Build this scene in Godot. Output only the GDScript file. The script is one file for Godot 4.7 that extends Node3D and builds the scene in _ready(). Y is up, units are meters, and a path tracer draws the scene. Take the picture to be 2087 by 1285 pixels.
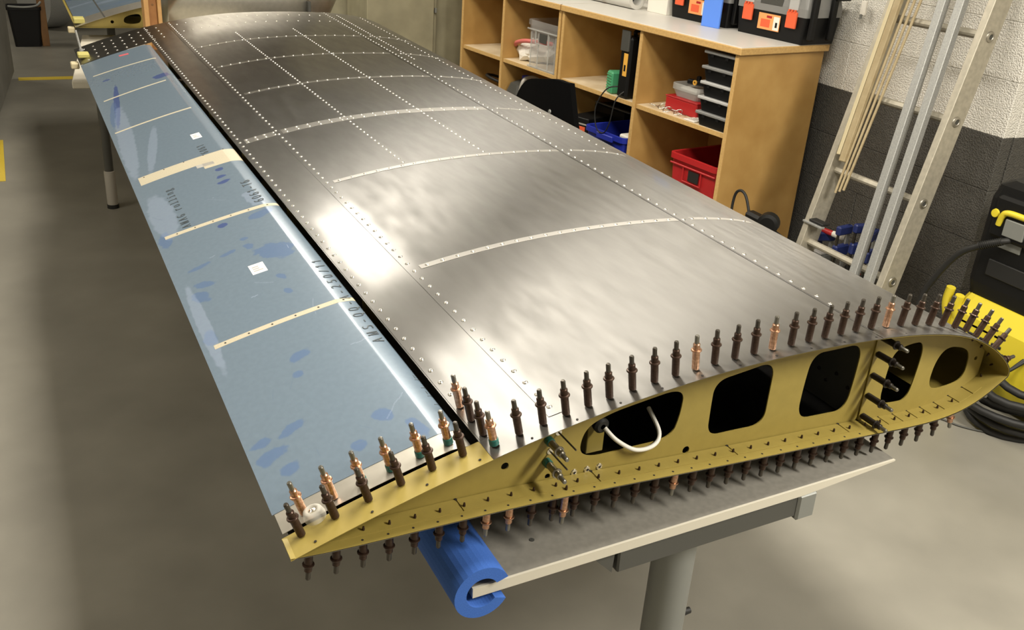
extends Node3D

# ---------------------------------------------------------------- wing numbers (metres)
const UP_COEF := [0.28, -1.7066, 18.7168, -76.3306, 153.8882, -167.125, 93.3987, -21.142]
const LOW_COEF := [-0.24, 3.4117, -36.4394, 159.2705, -349.2175, 412.3175, -251.043, 61.9203]
const NOSE_X := 1.516
const CHORD := 1.3
const NEAR_Z := -0.93
const FAR_Z := -4.42
const RIB_Z := [-1.511, -2.05, -2.515, -2.98, -3.4, -3.78]

var m := {}
var taken := {}
var rng := RandomNumberGenerator.new()


func _ready() -> void:
	# ---- camera
	var cam := Camera3D.new()
	cam.name = "camera"
	cam.fov = 36.62
	cam.near = 0.05
	cam.far = 60.0
	cam.position = Vector3(0, 1.65, 0)
	cam.rotation = Vector3(-0.4329, -0.4912, 0.0709)
	add_child(cam)
	cam.current = true
	# ---- environment and exposure
	var env := Environment.new()
	env.background_mode = Environment.BG_COLOR
	env.background_color = Color(0.02, 0.02, 0.02)
	env.ambient_light_source = Environment.AMBIENT_SOURCE_DISABLED
	env.tonemap_mode = Environment.TONE_MAPPER_LINEAR
	env.tonemap_exposure = 2.35
	env.sdfgi_enabled = true
	env.ssao_enabled = true
	env.ssil_enabled = true
	var we := WorldEnvironment.new()
	we.name = "world_environment"
	we.environment = env
	add_child(we)
	# ---- ceiling lamps
	rng.seed = 11
	make_materials()
	for q in [[1.05, -5.65, 2.1, "over the far end of the wing"], [1.05, -3.45, 1.9, "over the middle of the wing"], [1.05, -1.25, 3.4, "over the near end of the wing"],
		[2.1, 0.8, 8.0, "added unseen beside the camera to brighten the white wall"], [-1.7, -9.8, 1.6, "added unseen at the far end to brighten the back wall"], [-1.9, -3.7, 1.2, "over the aisle, the one deeper in the room"], [-1.9, -1.4, 1.2, "over the aisle, the one closer to the camera"]]:  # the lamps beside the camera and at the far end are added brighteners
		ceiling_lamp(Vector3(q[0], 2.95, q[1]), q[2], q[3])
	build_room()
	build_wing()
	build_clecos()
	build_tables()
	build_shelf()
	build_shelf_goods()
	build_right_side()
	build_far_side()


# ================================================================ naming
func numbered(called: String) -> String:
	var n: int = taken.get(called, 0)
	taken[called] = n + 1
	return called if n == 0 else "%s_%03d" % [called, n]


func tag(o: Node3D, label: String, category: String, group := "", kind := "") -> Node3D:
	if label != "":
		o.set_meta("label", label)
	if category != "":
		o.set_meta("category", category)
	if group != "":
		o.set_meta("group", group)
	if kind != "":
		o.set_meta("kind", kind)
	return o


func thing(called: String, label: String, category: String, at := Vector3.ZERO, turn := 0.0, group := "") -> Node3D:
	var o := Node3D.new()
	o.name = numbered(called)
	add_child(o, true)
	o.position = at
	o.rotation.y = turn
	tag(o, label, category, group)
	return o


func obj(called: String, shape, material: Material, parent: Node = null) -> MeshInstance3D:
	var o := MeshInstance3D.new()
	if shape is SurfaceTool:
		shape.generate_normals()
		o.mesh = shape.commit()
	else:
		o.mesh = shape
	if material:
		o.material_override = material
	if parent:
		o.name = called
		parent.add_child(o, true)
	else:
		o.name = numbered(called)
		add_child(o, true)
	return o


func struct(called: String, shape, material: Material, parent: Node = null) -> MeshInstance3D:
	var o := obj(called, shape, material, parent)
	o.set_meta("kind", "structure")
	return o


func rebase(root: Node3D, at: Vector3) -> void:
	# parts were built in world metres: move the root to the thing's base and the parts back
	root.position = at
	for c in root.get_children():
		c.position -= at


# ================================================================ mesh helpers
func mb() -> SurfaceTool:
	var st := SurfaceTool.new()
	st.begin(Mesh.PRIMITIVE_TRIANGLES)
	st.set_smooth_group(-1)
	return st


func tri(st: SurfaceTool, a: Vector3, b: Vector3, c: Vector3) -> void:
	st.set_uv(Vector2(a.x, a.z))
	st.add_vertex(a)
	st.set_uv(Vector2(c.x, c.z))
	st.add_vertex(c)
	st.set_uv(Vector2(b.x, b.z))
	st.add_vertex(b)


func quad(st: SurfaceTool, a: Vector3, b: Vector3, c: Vector3, d: Vector3) -> void:
	tri(st, a, b, c)
	tri(st, a, c, d)


func quad_uv(st: SurfaceTool, p: Array, uv: Array) -> void:
	for k in [0, 2, 1, 0, 3, 2]:
		st.set_uv(uv[k])
		st.add_vertex(p[k])


func face(st: SurfaceTool, p: Array, mid: Vector3) -> void:
	var n: Vector3 = (p[1] - p[0]).cross(p[2] - p[0])
	var out: Vector3 = p[0] - mid
	var q := p.duplicate()
	if n.dot(out) < 0:
		q.reverse()
	for k in range(1, q.size() - 1):
		tri(st, q[0], q[k], q[k + 1])


func add_box(st: SurfaceTool, mid: Vector3, size: Vector3, xf := Transform3D.IDENTITY, bev := 0.002) -> void:
	var h := size / 2
	var b: float = min(bev, min(h.x, min(h.y, h.z)) * 0.45)
	var c := {}
	for sx in [-1, 1]:
		for sy in [-1, 1]:
			for sz in [-1, 1]:
				var s := Vector3(sx, sy, sz)
				c[[sx, sy, sz]] = [
					xf * (mid + s * Vector3(h.x, h.y - b, h.z - b)),
					xf * (mid + s * Vector3(h.x - b, h.y, h.z - b)),
					xf * (mid + s * Vector3(h.x - b, h.y - b, h.z))]
	var o: Vector3 = xf * mid
	for s in [-1, 1]:
		face(st, [c[[s, -1, -1]][0], c[[s, 1, -1]][0], c[[s, 1, 1]][0], c[[s, -1, 1]][0]], o)
		face(st, [c[[-1, s, -1]][1], c[[1, s, -1]][1], c[[1, s, 1]][1], c[[-1, s, 1]][1]], o)
		face(st, [c[[-1, -1, s]][2], c[[1, -1, s]][2], c[[1, 1, s]][2], c[[-1, 1, s]][2]], o)
		for t in [-1, 1]:
			face(st, [c[[s, t, -1]][0], c[[s, t, -1]][1], c[[s, t, 1]][1], c[[s, t, 1]][0]], o)
			face(st, [c[[s, -1, t]][0], c[[s, -1, t]][2], c[[s, 1, t]][2], c[[s, 1, t]][0]], o)
			face(st, [c[[-1, s, t]][1], c[[-1, s, t]][2], c[[1, s, t]][2], c[[1, s, t]][1]], o)
	for k in c:
		face(st, [c[k][0], c[k][1], c[k][2]], o)


func box(mid: Vector3, size: Vector3, bev := 0.002) -> SurfaceTool:
	var st := mb()
	add_box(st, mid, size, Transform3D.IDENTITY, bev)
	return st


func add_lathe(st: SurfaceTool, prof: Array, n := 20, xf := Transform3D.IDENTITY, smooth := false) -> void:
	for i in prof.size() - 1:
		st.set_smooth_group(1 if smooth else i + 1)
		for j in n:
			var a0 := TAU * j / n
			var a1 := TAU * (j + 1) / n
			var p: Vector2 = prof[i]
			var q: Vector2 = prof[i + 1]
			var a := xf * Vector3(p.x * cos(a0), p.y, p.x * sin(a0))
			var b := xf * Vector3(p.x * cos(a1), p.y, p.x * sin(a1))
			var c := xf * Vector3(q.x * cos(a1), q.y, q.x * sin(a1))
			var d := xf * Vector3(q.x * cos(a0), q.y, q.x * sin(a0))
			if p.x > 1e-6:
				tri(st, b, a, d)
			if q.x > 1e-6:
				tri(st, b, d, c)
	st.set_smooth_group(-1)


func lathe(prof: Array, n := 20, xf := Transform3D.IDENTITY, smooth := false) -> SurfaceTool:
	var st := mb()
	add_lathe(st, prof, n, xf, smooth)
	return st


func rod_xf(a: Vector3, b: Vector3) -> Transform3D:
	var y := (b - a).normalized()
	var x := y.cross(Vector3(0.13, 0.21, 0.97)).normalized()
	return Transform3D(Basis(x, y, x.cross(y)), a)


func add_rod(st: SurfaceTool, a: Vector3, b: Vector3, r: float, n := 12) -> void:
	var l := a.distance_to(b)
	add_lathe(st, [Vector2(0, 0), Vector2(r, 0), Vector2(r, l), Vector2(0, l)], n, rod_xf(a, b))


func spline(pts: Array, per := 8) -> Array:
	var out := []
	for i in pts.size() - 1:
		var p0: Vector3 = pts[max(i - 1, 0)]
		var p3: Vector3 = pts[min(i + 2, pts.size() - 1)]
		for k in per:
			out.append(pts[i].cubic_interpolate(pts[i + 1], p0, p3, float(k) / per))
	out.append(pts[-1])
	return out


func add_tube(st: SurfaceTool, pts: Array, r: float, n := 8) -> void:
	var rings := []
	var x := Vector3.ZERO
	for i in pts.size():
		var t: Vector3 = (pts[min(i + 1, pts.size() - 1)] - pts[max(i - 1, 0)]).normalized()
		if i == 0:
			x = t.cross(Vector3(0.31, 0.77, 0.55)).normalized()
		x = (x - t * x.dot(t)).normalized()
		var y := t.cross(x)
		var ring := []
		for j in n:
			var a := TAU * j / n
			ring.append(pts[i] + (x * cos(a) + y * sin(a)) * r)
		rings.append(ring)
	st.set_smooth_group(1)
	for i in rings.size() - 1:
		for j in n:
			var k := (j + 1) % n
			quad(st, rings[i][j], rings[i][k], rings[i + 1][k], rings[i + 1][j])
	st.set_smooth_group(-1)
	face(st, rings[0], pts[1])
	face(st, rings[-1], pts[-2])


func tube(pts: Array, r: float, n := 8) -> SurfaceTool:
	var st := mb()
	add_tube(st, pts, r, n)
	return st


func rrect(w: float, d: float, r: float, y: float, per := 3) -> Array:
	# a rounded rectangle ring, turning from +x to +z
	var out := []
	for c in [[1, 1, 0.0], [-1, 1, 0.5], [-1, -1, 1.0], [1, -1, 1.5]]:
		for k in per + 1:
			var a: float = PI * (c[2] + 0.5 * k / per)
			out.append(Vector3(c[0] * (w / 2 - r) + r * cos(a), y, c[1] * (d / 2 - r) + r * sin(a)))
	return out


func add_loft(st: SurfaceTool, rings: Array, xf := Transform3D.IDENTITY, cap0 := true, cap1 := true) -> void:
	var n: int = rings[0].size()
	for i in rings.size() - 1:
		for j in n:
			var k := (j + 1) % n
			quad(st, xf * rings[i][k], xf * rings[i][j], xf * rings[i + 1][j], xf * rings[i + 1][k])
	if cap0:
		var q := []
		for v in rings[0]:
			q.append(xf * v)
		for k in range(1, n - 1):
			tri(st, q[0], q[k], q[k + 1])
	if cap1:
		var q := []
		for v in rings[-1]:
			q.append(xf * v)
		for k in range(1, n - 1):
			tri(st, q[0], q[k + 1], q[k])


func add_extrude(st: SurfaceTool, poly: PackedVector2Array, xf: Transform3D, depth: float) -> void:
	# poly in the xf's xy plane, from z = 0 back to z = -depth
	var p := poly
	if Geometry2D.is_polygon_clockwise(p):
		p.reverse()
	var idx := Geometry2D.triangulate_polygon(p)
	for k in range(0, idx.size(), 3):
		var a := p[idx[k]]
		var b := p[idx[k + 1]]
		var c := p[idx[k + 2]]
		if (b - a).cross(c - a) < 0:
			var t := b
			b = c
			c = t
		tri(st, xf * Vector3(a.x, a.y, 0), xf * Vector3(b.x, b.y, 0), xf * Vector3(c.x, c.y, 0))
		tri(st, xf * Vector3(a.x, a.y, -depth), xf * Vector3(c.x, c.y, -depth), xf * Vector3(b.x, b.y, -depth))
	for k in p.size():
		var a := p[k]
		var b := p[(k + 1) % p.size()]
		quad(st, xf * Vector3(a.x, a.y, -depth), xf * Vector3(b.x, b.y, -depth), xf * Vector3(b.x, b.y, 0), xf * Vector3(a.x, a.y, 0))


func rounded(poly: Array, times := 2) -> PackedVector2Array:
	var p := poly
	for t in times:
		var q := []
		for k in p.size():
			var a: Vector2 = p[k]
			var b: Vector2 = p[(k + 1) % p.size()]
			q.append(a.lerp(b, 0.25))
			q.append(a.lerp(b, 0.75))
		p = q
	return PackedVector2Array(p)


func lettering(called: String, text: String, at: Vector3, along: Vector3, up: Vector3, high: float, material: Material, parent: Node, font := "Droid Sans Mono", wide := 1.0) -> void:
	var f := SystemFont.new()
	f.font_names = PackedStringArray([font])
	var t := TextMesh.new()
	t.text = text
	t.font = f
	t.font_size = 32
	t.depth = 0.2
	t.curve_step = 3.0
	t.pixel_size = high / 24.0
	t.depth = 0.0005
	var o := obj(called, t, material, parent)
	var x := along.normalized()
	var z := x.cross(up).normalized()
	var y := z.cross(x)
	o.transform = Transform3D(Basis(x * wide, y, z), at)


# ================================================================ materials
func noise_tex(freq: float, lo: Color, hi: Color, seed_no := 1, octaves := 4, size := 512, kind := FastNoiseLite.TYPE_SIMPLEX_SMOOTH) -> NoiseTexture2D:
	var n := FastNoiseLite.new()
	n.noise_type = kind
	n.frequency = freq
	n.fractal_octaves = octaves
	n.seed = seed_no
	var g := Gradient.new()
	g.set_color(0, lo)
	g.set_color(1, hi)
	var t := NoiseTexture2D.new()
	t.width = size
	t.height = size
	t.seamless = true
	t.noise = n
	t.color_ramp = g
	return t


func mat(called: String, c: Color, rough := 0.6, metal := 0.0, tex: Texture2D = null, scale := 1.0) -> StandardMaterial3D:
	var s := StandardMaterial3D.new()
	s.resource_name = called
	s.albedo_color = c
	s.roughness = rough
	s.metallic = metal
	if tex:
		s.albedo_texture = tex
		s.uv1_triplanar = true
		s.uv1_scale = Vector3.ONE * scale
	m[called] = s
	return s


func relief(s: StandardMaterial3D, tex: Texture2D, cm: float) -> void:
	s.heightmap_enabled = true
	s.heightmap_texture = tex
	s.heightmap_scale = cm


func c8(r: int, g: int, b: int) -> Color:
	return Color8(r, g, b)


func make_materials() -> void:
	var soft := noise_tex(0.012, Color(0.86, 0.86, 0.86), Color.WHITE, 3)
	var speck := noise_tex(0.08, Color(0.9, 0.9, 0.9), Color.WHITE, 5, 3)
	var bumpy := noise_tex(0.03, Color.BLACK, Color.WHITE, 7, 5)
	var pits := noise_tex(0.05, Color(0.1, 0.1, 0.1), Color.WHITE, 9, 4, 512, FastNoiseLite.TYPE_CELLULAR)
	# room
	mat("floor", c8(134, 131, 121), 0.42, 0.0, soft, 0.35)
	mat("line_yellow", c8(206, 180, 60), 0.5, 0.0, speck, 2.0)
	mat("ceiling", c8(214, 210, 200), 0.9)
	mat("plaster", c8(200, 194, 178), 0.85, 0.0, soft, 0.6)
	var s := mat("block_white", c8(244, 241, 232), 0.75, 0.0, speck, 7.0)
	relief(s, bumpy, 0.6)
	s = mat("block_grey", c8(80, 78, 73), 0.7, 0.0, soft, 5.0)
	relief(s, pits, 0.5)
	mat("mortar_white", c8(214, 208, 192), 0.9)
	mat("mortar_grey", c8(82, 80, 74), 0.9)
	mat("partition", c8(120, 118, 110), 0.7, 0.0, soft, 0.5)
	mat("brown", c8(120, 84, 42), 0.6, 0.0, soft, 2.0)
	# wing
	var wipe := noise_tex(0.02, Color(0.93, 0.93, 0.93), Color.WHITE, 21, 3)
	var grain := noise_tex(0.03, Color(0.75, 0.75, 0.75), Color.WHITE, 22, 5)
	s = mat("alu_skin", c8(146, 145, 143), 0.46, 1.0)
	s.albedo_texture = wipe
	s.uv1_scale = Vector3(3.0, 0.5, 1)
	s.roughness_texture = grain
	s.anisotropy_enabled = true
	s.anisotropy = 1.0
	s.clearcoat_enabled = true
	s.clearcoat = 0.22
	s.clearcoat_roughness = 0.1
	s = mat("alu_strip", c8(186, 184, 180), 0.42, 1.0)  # paler copy of the skin metal; light caught along the ribs painted in
	s.anisotropy_enabled = true
	s.anisotropy = 0.95
	mat("rivet", c8(186, 183, 176), 0.3, 1.0)
	mat("alu_bright", c8(228, 224, 214), 0.25, 1.0)
	mat("alu_dull", c8(190, 186, 176), 0.45, 1.0, wipe, 3.0)
	mat("galvanised", c8(178, 178, 174), 0.5, 0.45, noise_tex(0.03, Color(0.8, 0.81, 0.82), Color.WHITE, 31, 3), 8.0)
	mat("ladder_alu", c8(188, 182, 166), 0.5, 0.5, soft, 5.0)
	mat("primer", c8(140, 124, 60), 0.5, 0.0, noise_tex(0.02, Color(0.95, 0.95, 0.94), Color.WHITE, 33), 4.0)
	mat("dark", c8(12, 12, 11), 0.6)
	mat("hole", c8(20, 15, 8), 0.8)  # dark tone painted in for the unlit insides of holes
	mat("ink", c8(46, 54, 58), 0.6)
	mat("tape", c8(172, 164, 142), 0.55, 0.0, speck, 6.0)
	mat("label_white", c8(226, 224, 216), 0.5)
	mat("label_grey", c8(150, 148, 142), 0.5)
	mat("red_ink", c8(176, 70, 76), 0.6)
	s = mat("film", Color.WHITE, 0.22)
	s.albedo_texture = film_texture()
	s.metallic = 0.2
	# clecos
	mat("cleco_brown", c8(72, 55, 45), 0.35, 0.6, noise_tex(0.02, Color(0.7, 0.66, 0.62), Color.WHITE, 35), 20.0)
	mat("cleco_copper", c8(214, 176, 150), 0.3, 0.95, noise_tex(0.02, Color(0.75, 0.68, 0.62), Color.WHITE, 36), 20.0)
	mat("cleco_black", c8(34, 29, 26), 0.35, 0.4)
	mat("cleco_steel", c8(150, 146, 136), 0.3, 0.95)
	mat("plunger", c8(128, 126, 118), 0.35, 0.9)
	mat("plunger_dark", c8(82, 78, 72), 0.35, 0.85)
	mat("green", c8(22, 84, 76), 0.4)
	# furniture
	var ply := noise_tex(0.006, Color(0.90, 0.87, 0.82), Color.WHITE, 41, 4)
	mat("plywood", c8(190, 153, 92), 0.5, 0.0, ply, 1.4)
	mat("ply_edge", c8(204, 168, 108), 0.6, 0.0, noise_tex(0.02, Color(0.9, 0.88, 0.84), Color.WHITE, 42), 6.0)
	mat("shelf_board", c8(222, 206, 176), 0.5, 0.0, ply, 2.0)
	mat("laminate", c8(214, 212, 206), 0.35)
	mat("table_white", c8(130, 127, 119), 0.45, 0.0, speck, 1.5)  # white top, its colour darkened for the shade under the wing
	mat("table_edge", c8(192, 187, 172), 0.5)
	mat("frame_grey", c8(128, 130, 126), 0.45, 0.3)
	mat("frame_dark", c8(74, 74, 70), 0.5, 0.2)
	mat("frame_light", c8(168, 164, 156), 0.5, 0.2)
	mat("rubber", c8(22, 22, 21), 0.6)
	mat("foam_blue", c8(56, 104, 186), 0.85, 0.0, noise_tex(0.15, Color(0.84, 0.84, 0.88), Color.WHITE, 44, 3), 5.0)
	mat("black_plastic", c8(14, 14, 14), 0.5).metallic_specular = 0.35
	mat("black_fabric", c8(9, 9, 10), 0.7).metallic_specular = 0.2
	mat("grey_plastic", c8(124, 124, 122), 0.45)
	mat("grey_light", c8(172, 172, 170), 0.45)
	mat("orange", c8(226, 96, 58), 0.45)
	mat("orange_pale", c8(232, 158, 96), 0.5)
	mat("red", c8(168, 32, 34), 0.42)
	mat("red_pale", c8(206, 110, 104), 0.5)
	mat("blue", c8(32, 46, 150), 0.4)
	mat("blue_light", c8(86, 136, 232), 0.7)
	mat("blue_clamp", c8(40, 52, 108), 0.4)
	mat("green_box", c8(70, 150, 106), 0.5)
	mat("amber", c8(222, 168, 70), 0.5)
	mat("yellow", c8(206, 188, 48), 0.42)
	mat("yellow_pale", c8(176, 168, 96), 0.55)
	mat("cream_wood", c8(190, 178, 144), 0.6)
	mat("pine", c8(190, 150, 98), 0.6, 0.0, ply, 4.0)
	mat("pine_dark", c8(150, 104, 58), 0.6, 0.0, ply, 4.0)
	mat("pale_wood", c8(166, 152, 120), 0.65, 0.0, ply, 5.0)
	mat("locker", c8(158, 152, 126), 0.5, 0.0, soft, 0.8)
	mat("paper", c8(226, 222, 212), 0.7)
	mat("card", c8(206, 204, 198), 0.7)
	mat("cable_grey", c8(206, 204, 196), 0.5)
	mat("chrome", c8(214, 214, 212), 0.12, 1.0)
	s = mat("clear_plastic", Color(0.78, 0.78, 0.77, 0.16), 0.3)
	s.transparency = BaseMaterial3D.TRANSPARENCY_ALPHA
	s = mat("clear_edge", Color(0.74, 0.74, 0.72, 0.45), 0.3)
	s.transparency = BaseMaterial3D.TRANSPARENCY_ALPHA
	s = mat("nylon", Color(0.85, 0.84, 0.8, 0.45), 0.4)
	s.transparency = BaseMaterial3D.TRANSPARENCY_ALPHA
	s = mat("lamp", c8(255, 244, 222), 0.5)
	s.emission_enabled = true
	s.emission = Color(1.0, 0.93, 0.8)
	s.emission_energy_multiplier = 2.0


func blot(img: Image, x: float, z: float, rx: float, rz: float, turn: float, c: Color, amount: float, edge: FastNoiseLite) -> void:
	# a patch where the film has lifted; x, z in metres on the film, rx along the chord
	var w := img.get_width()
	var h := img.get_height()
	var big: float = max(rx, rz) * 1.6
	for py in range(int((-z - big - 1.025) / 3.045 * h), int((-z + big - 1.025) / 3.045 * h)):
		for px in range(int((x - big - 0.216) / 0.26 * w), int((x + big - 0.216) / 0.26 * w)):
			if px < 0 or py < 0 or px >= w or py >= h:
				continue
			var v := Vector2(0.216 + 0.26 * px / w - x, -(1.025 + 3.045 * py / h) - z).rotated(turn)
			var e := edge.get_noise_2d(px * 1.0, py * 2.9) * (0.45 if big < 0.1 else 0.16)
			var d := Vector2(v.x / rx, v.y / rz).length() + e
			if d < 1.0:
				img.set_pixel(px, py, img.get_pixel(px, py).lerp(c, amount * clampf((1.0 - d) * 6.0, 0, 1)))


func film_texture() -> ImageTexture:
	var w := 384
	var h := 1400
	var img := Image.create(w, h, false, Image.FORMAT_RGB8)
	var fine := FastNoiseLite.new()
	fine.seed = 9
	fine.frequency = 0.05
	var base := Color8(103, 118, 132)
	for y in h:
		for x in w:
			var e := fine.get_noise_2d(x * 1.0, y * 2.6)
			img.set_pixel(x, y, base * (1.0 + 0.03 * e))
	var blue := Color8(80, 102, 140)
	var deep := Color8(46, 62, 122)
	var milk := Color8(146, 158, 180)
	fine.frequency = 0.02
	for b in [[0.41, -1.79, 0.032, 0.055, 0.5, 0], [0.392, -1.67, 0.007, 0.02, 0.3, 0], [0.388, -1.6, 0.007, 0.018, 0.3, 0],
		[0.345, -1.368, 0.02, 0.014, 0.6, 0], [0.328, -1.316, 0.009, 0.01, 0.0, 0], [0.272, -1.85, 0.022, 0.01, 0.2, 0],
		[0.266, -1.765, 0.014, 0.022, 0.9, 0], [0.25, -1.72, 0.016, 0.03, 0.4, 0], [0.372, -1.855, 0.01, 0.016, 0.2, 0], [0.371, -1.9, 0.008, 0.008, 0.0, 0],
		[0.282, -1.185, 0.026, 0.012, 0.5, 0], [0.24, -1.185, 0.016, 0.012, 0.2, 0], [0.245, -1.145, 0.022, 0.018, 0.3, 0], [0.26, -1.1, 0.016, 0.014, 0.1, 0],
		[0.352, -1.077, 0.012, 0.013, 0.4, 0], [0.411, -2.367, 0.011, 0.012, 0.2, 1], [0.406, -2.31, 0.014, 0.011, 0.3, 1], [0.404, -2.27, 0.016, 0.01, 0.3, 1],
		[0.436, -3.49, 0.034, 0.032, 0.5, 1], [0.272, -3.68, 0.012, 0.012, 0.3, 1], [0.43, -2.0, 0.03, 0.02, 0.2, 0], [0.35, -2.01, 0.01, 0.012, 0.1, 1],
		[0.268, -3.3, 0.01, 0.28, -0.09, 1], [0.248, -3.2, 0.012, 0.16, -0.1, 0], [0.235, -2.05, 0.014, 0.05, 0.0, 0], [0.236, -1.55, 0.012, 0.03, 0.0, 0],
		[0.33, -1.86, 0.016, 0.008, 0.2, 0], [0.4, -1.12, 0.012, 0.02, 0.3, 0], [0.43, -1.06, 0.01, 0.03, 0.1, 0], [0.42, -2.5, 0.012, 0.01, 0.0, 1]]:
		blot(img, b[0], b[1], b[2], b[3], b[4], deep if b[5] == 1 else blue, 0.62, fine)
	for b in [[0.3, -2.72, 0.014, 0.22, -0.16], [0.25, -2.9, 0.024, 0.4, -0.05], [0.25, -2.2, 0.03, 0.16, 0.0], [0.235, -1.6, 0.012, 0.2, 0.0], [0.44, -2.1, 0.02, 0.06, 0.1]]:
		blot(img, b[0], b[1], b[2], b[3], b[4], milk, 0.4, fine)
	# scratches
	for k in 26:
		var p := Vector2(rng.randf_range(40, 350), rng.randf_range(10, 560))
		var d := Vector2(rng.randf_range(-1, 1), rng.randf_range(-0.4, 0.4))
		var light := rng.randf() < 0.4
		for i in rng.randi_range(20, 70):
			p += d
			d = d.rotated(rng.randf_range(-0.06, 0.06))
			if p.x > 1 and p.y > 1 and p.x < w - 2 and p.y < h - 2:
				img.set_pixel(int(p.x), int(p.y), img.get_pixel(int(p.x), int(p.y)).lerp(milk if light else Color8(96, 112, 130), 0.4))
	return ImageTexture.create_from_image(img)


# ================================================================ the room
func ceiling_lamp(at: Vector3, energy: float, place: String) -> void:
	var t := thing("ceiling_light", "long fluorescent ceiling lamp " + place, "lamp", at, 0.0, "ceiling lamps")
	obj("housing", box(Vector3(0, 0.06, 0), Vector3(0.54, 0.06, 1.36), 0.006), m.card, t)
	obj("diffuser", box(Vector3(0, 0.015, 0), Vector3(0.5, 0.03, 1.3), 0.006), m.lamp, t)
	var l := AreaLight3D.new()
	l.name = "tube_light"
	l.area_size = Vector2(0.48, 1.28)
	l.light_color = Color(1.0, 0.975, 0.93)
	l.light_energy = energy
	l.shadow_enabled = true
	l.set("area_range", 30.0)
	l.rotation.x = -PI / 2
	l.position = Vector3(0, -0.006, 0)
	t.add_child(l, true)


func build_room() -> void:
	struct("floor", box(Vector3(0.5, -0.05, -4.6), Vector3(8.4, 0.1, 16.4), 0.001), m.floor)
	struct("ceiling", box(Vector3(0.5, 3.1, -4.6), Vector3(8.4, 0.1, 16.4), 0.001), m.ceiling)
	struct("wall_back", box(Vector3(0.5, 1.5, -12.4), Vector3(8.4, 3.2, 0.2), 0.001), m.partition)
	struct("wall_front", box(Vector3(0.5, 1.5, 3.3), Vector3(8.4, 3.2, 0.2), 0.001), m.plaster)
	struct("wall_left", box(Vector3(-3.6, 1.5, -4.6), Vector3(0.2, 3.2, 16.4), 0.001), m.plaster)
	struct("wall_bay", box(Vector3(4.6, 1.5, 0.4), Vector3(0.2, 3.2, 6.2), 0.001), m.plaster)
	# the painted block wall, turned a little off the wing
	var w := Node3D.new()
	w.name = "wall_right"
	w.set_meta("kind", "structure")
	add_child(w)
	w.position = Vector3(3.358, 0, -2.365)
	w.rotation.y = -0.022
	obj("core_lower", box(Vector3(0.66, 0.424, -5.02), Vector3(1.3, 0.848, 10.0), 0.001), m.mortar_grey, w)
	obj("core_upper", box(Vector3(0.66, 1.95, -5.02), Vector3(1.3, 2.2, 10.0), 0.001), m.mortar_white, w)
	var hgt := 0.212
	for row in 8:
		var white := row >= 4
		var mt = m.block_white if white else m.block_grey
		for k in 7:
			var z0 := -0.44 * k - (0.22 if row % 2 else 0.0)
			var z1: float = z0 - 0.44
			if k == 0:
				z0 = 0.0
			var j := rng.randf_range(-0.0015, 0.0015)
			var st := mb()
			add_box(st, Vector3(0.02 + j, hgt * (row + 0.5), (z0 + z1) / 2), Vector3(0.06, hgt - 0.0012, z0 - z1 - 0.0012), Transform3D.IDENTITY, 0.002)
			obj("concrete_block", st, mt, w)
		for k in 3:
			var x0 := 0.05 + 0.44 * k - (0.22 if row % 2 and k else 0.0)
			var x1 := 0.05 + 0.44 * (k + 1) - (0.22 if row % 2 else 0.0)
			obj("concrete_block", box(Vector3((x0 + x1) / 2, hgt * (row + 0.5), -0.02), Vector3(x1 - x0 - 0.0012, hgt - 0.0012, 0.05), 0.002), mt, w)
	# grey partition beside the walkway, and the painted floor lines
	var p := Node3D.new()
	p.name = "wall_partition"
	p.set_meta("kind", "structure")
	add_child(p)
	p.position = Vector3(-0.03, 0, -8.2)
	p.rotation.y = -0.085
	obj("panel", box(Vector3(-0.06, 1.2, 1.0), Vector3(0.12, 2.3, 2.0), 0.004), m.partition, p)
	obj("kick_plate", box(Vector3(-0.055, 0.06, 1.86), Vector3(0.125, 0.12, 0.24), 0.003), m.brown, p)
	struct("trim_1", box(Vector3(0.24, 0.0015, -8.16), Vector3(0.5, 0.003, 0.1), 0.0005), m.line_yellow)
	struct("trim_2", box(Vector3(-0.34, 0.0015, -5.95), Vector3(0.4, 0.003, 0.85), 0.0005), m.line_yellow)


# ================================================================ the wing
func prof(u: float) -> Vector2:
	# u from -1 (lower trailing edge) over 0 (nose) to 1 (upper trailing edge)
	var a := absf(u)
	var k: Array = UP_COEF if u >= 0 else LOW_COEF
	var y := 0.893
	var p := 1.0
	for c in k:
		p *= a
		y += c * p
	return Vector2(NOSE_X - CHORD * a * a, y)


func prof_normal(u: float) -> Vector2:
	var t := prof(minf(u + 0.004, 1.0)) - prof(maxf(u - 0.004, -1.0))
	return Vector2(t.y, -t.x).normalized()


func u_of(x: float) -> float:
	return sqrt(maxf((NOSE_X - x) / CHORD, 0.0))


func skin(u: float, z: float, off := 0.0) -> Vector3:
	var p := prof(u) + prof_normal(u) * off
	var d := 0.034 * smoothstep(0.8, 1.3, p.x) * (NEAR_Z - z)
	return Vector3(p.x + d, p.y, z)


func skin_frame(u: float, z: float, off := 0.0) -> Transform3D:
	var n := prof_normal(u)
	var y := Vector3(n.x, n.y, 0)
	var z_axis := Vector3(0, 0, 1)
	return Transform3D(Basis(y.cross(z_axis), y, z_axis), skin(u, z, off))


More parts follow.
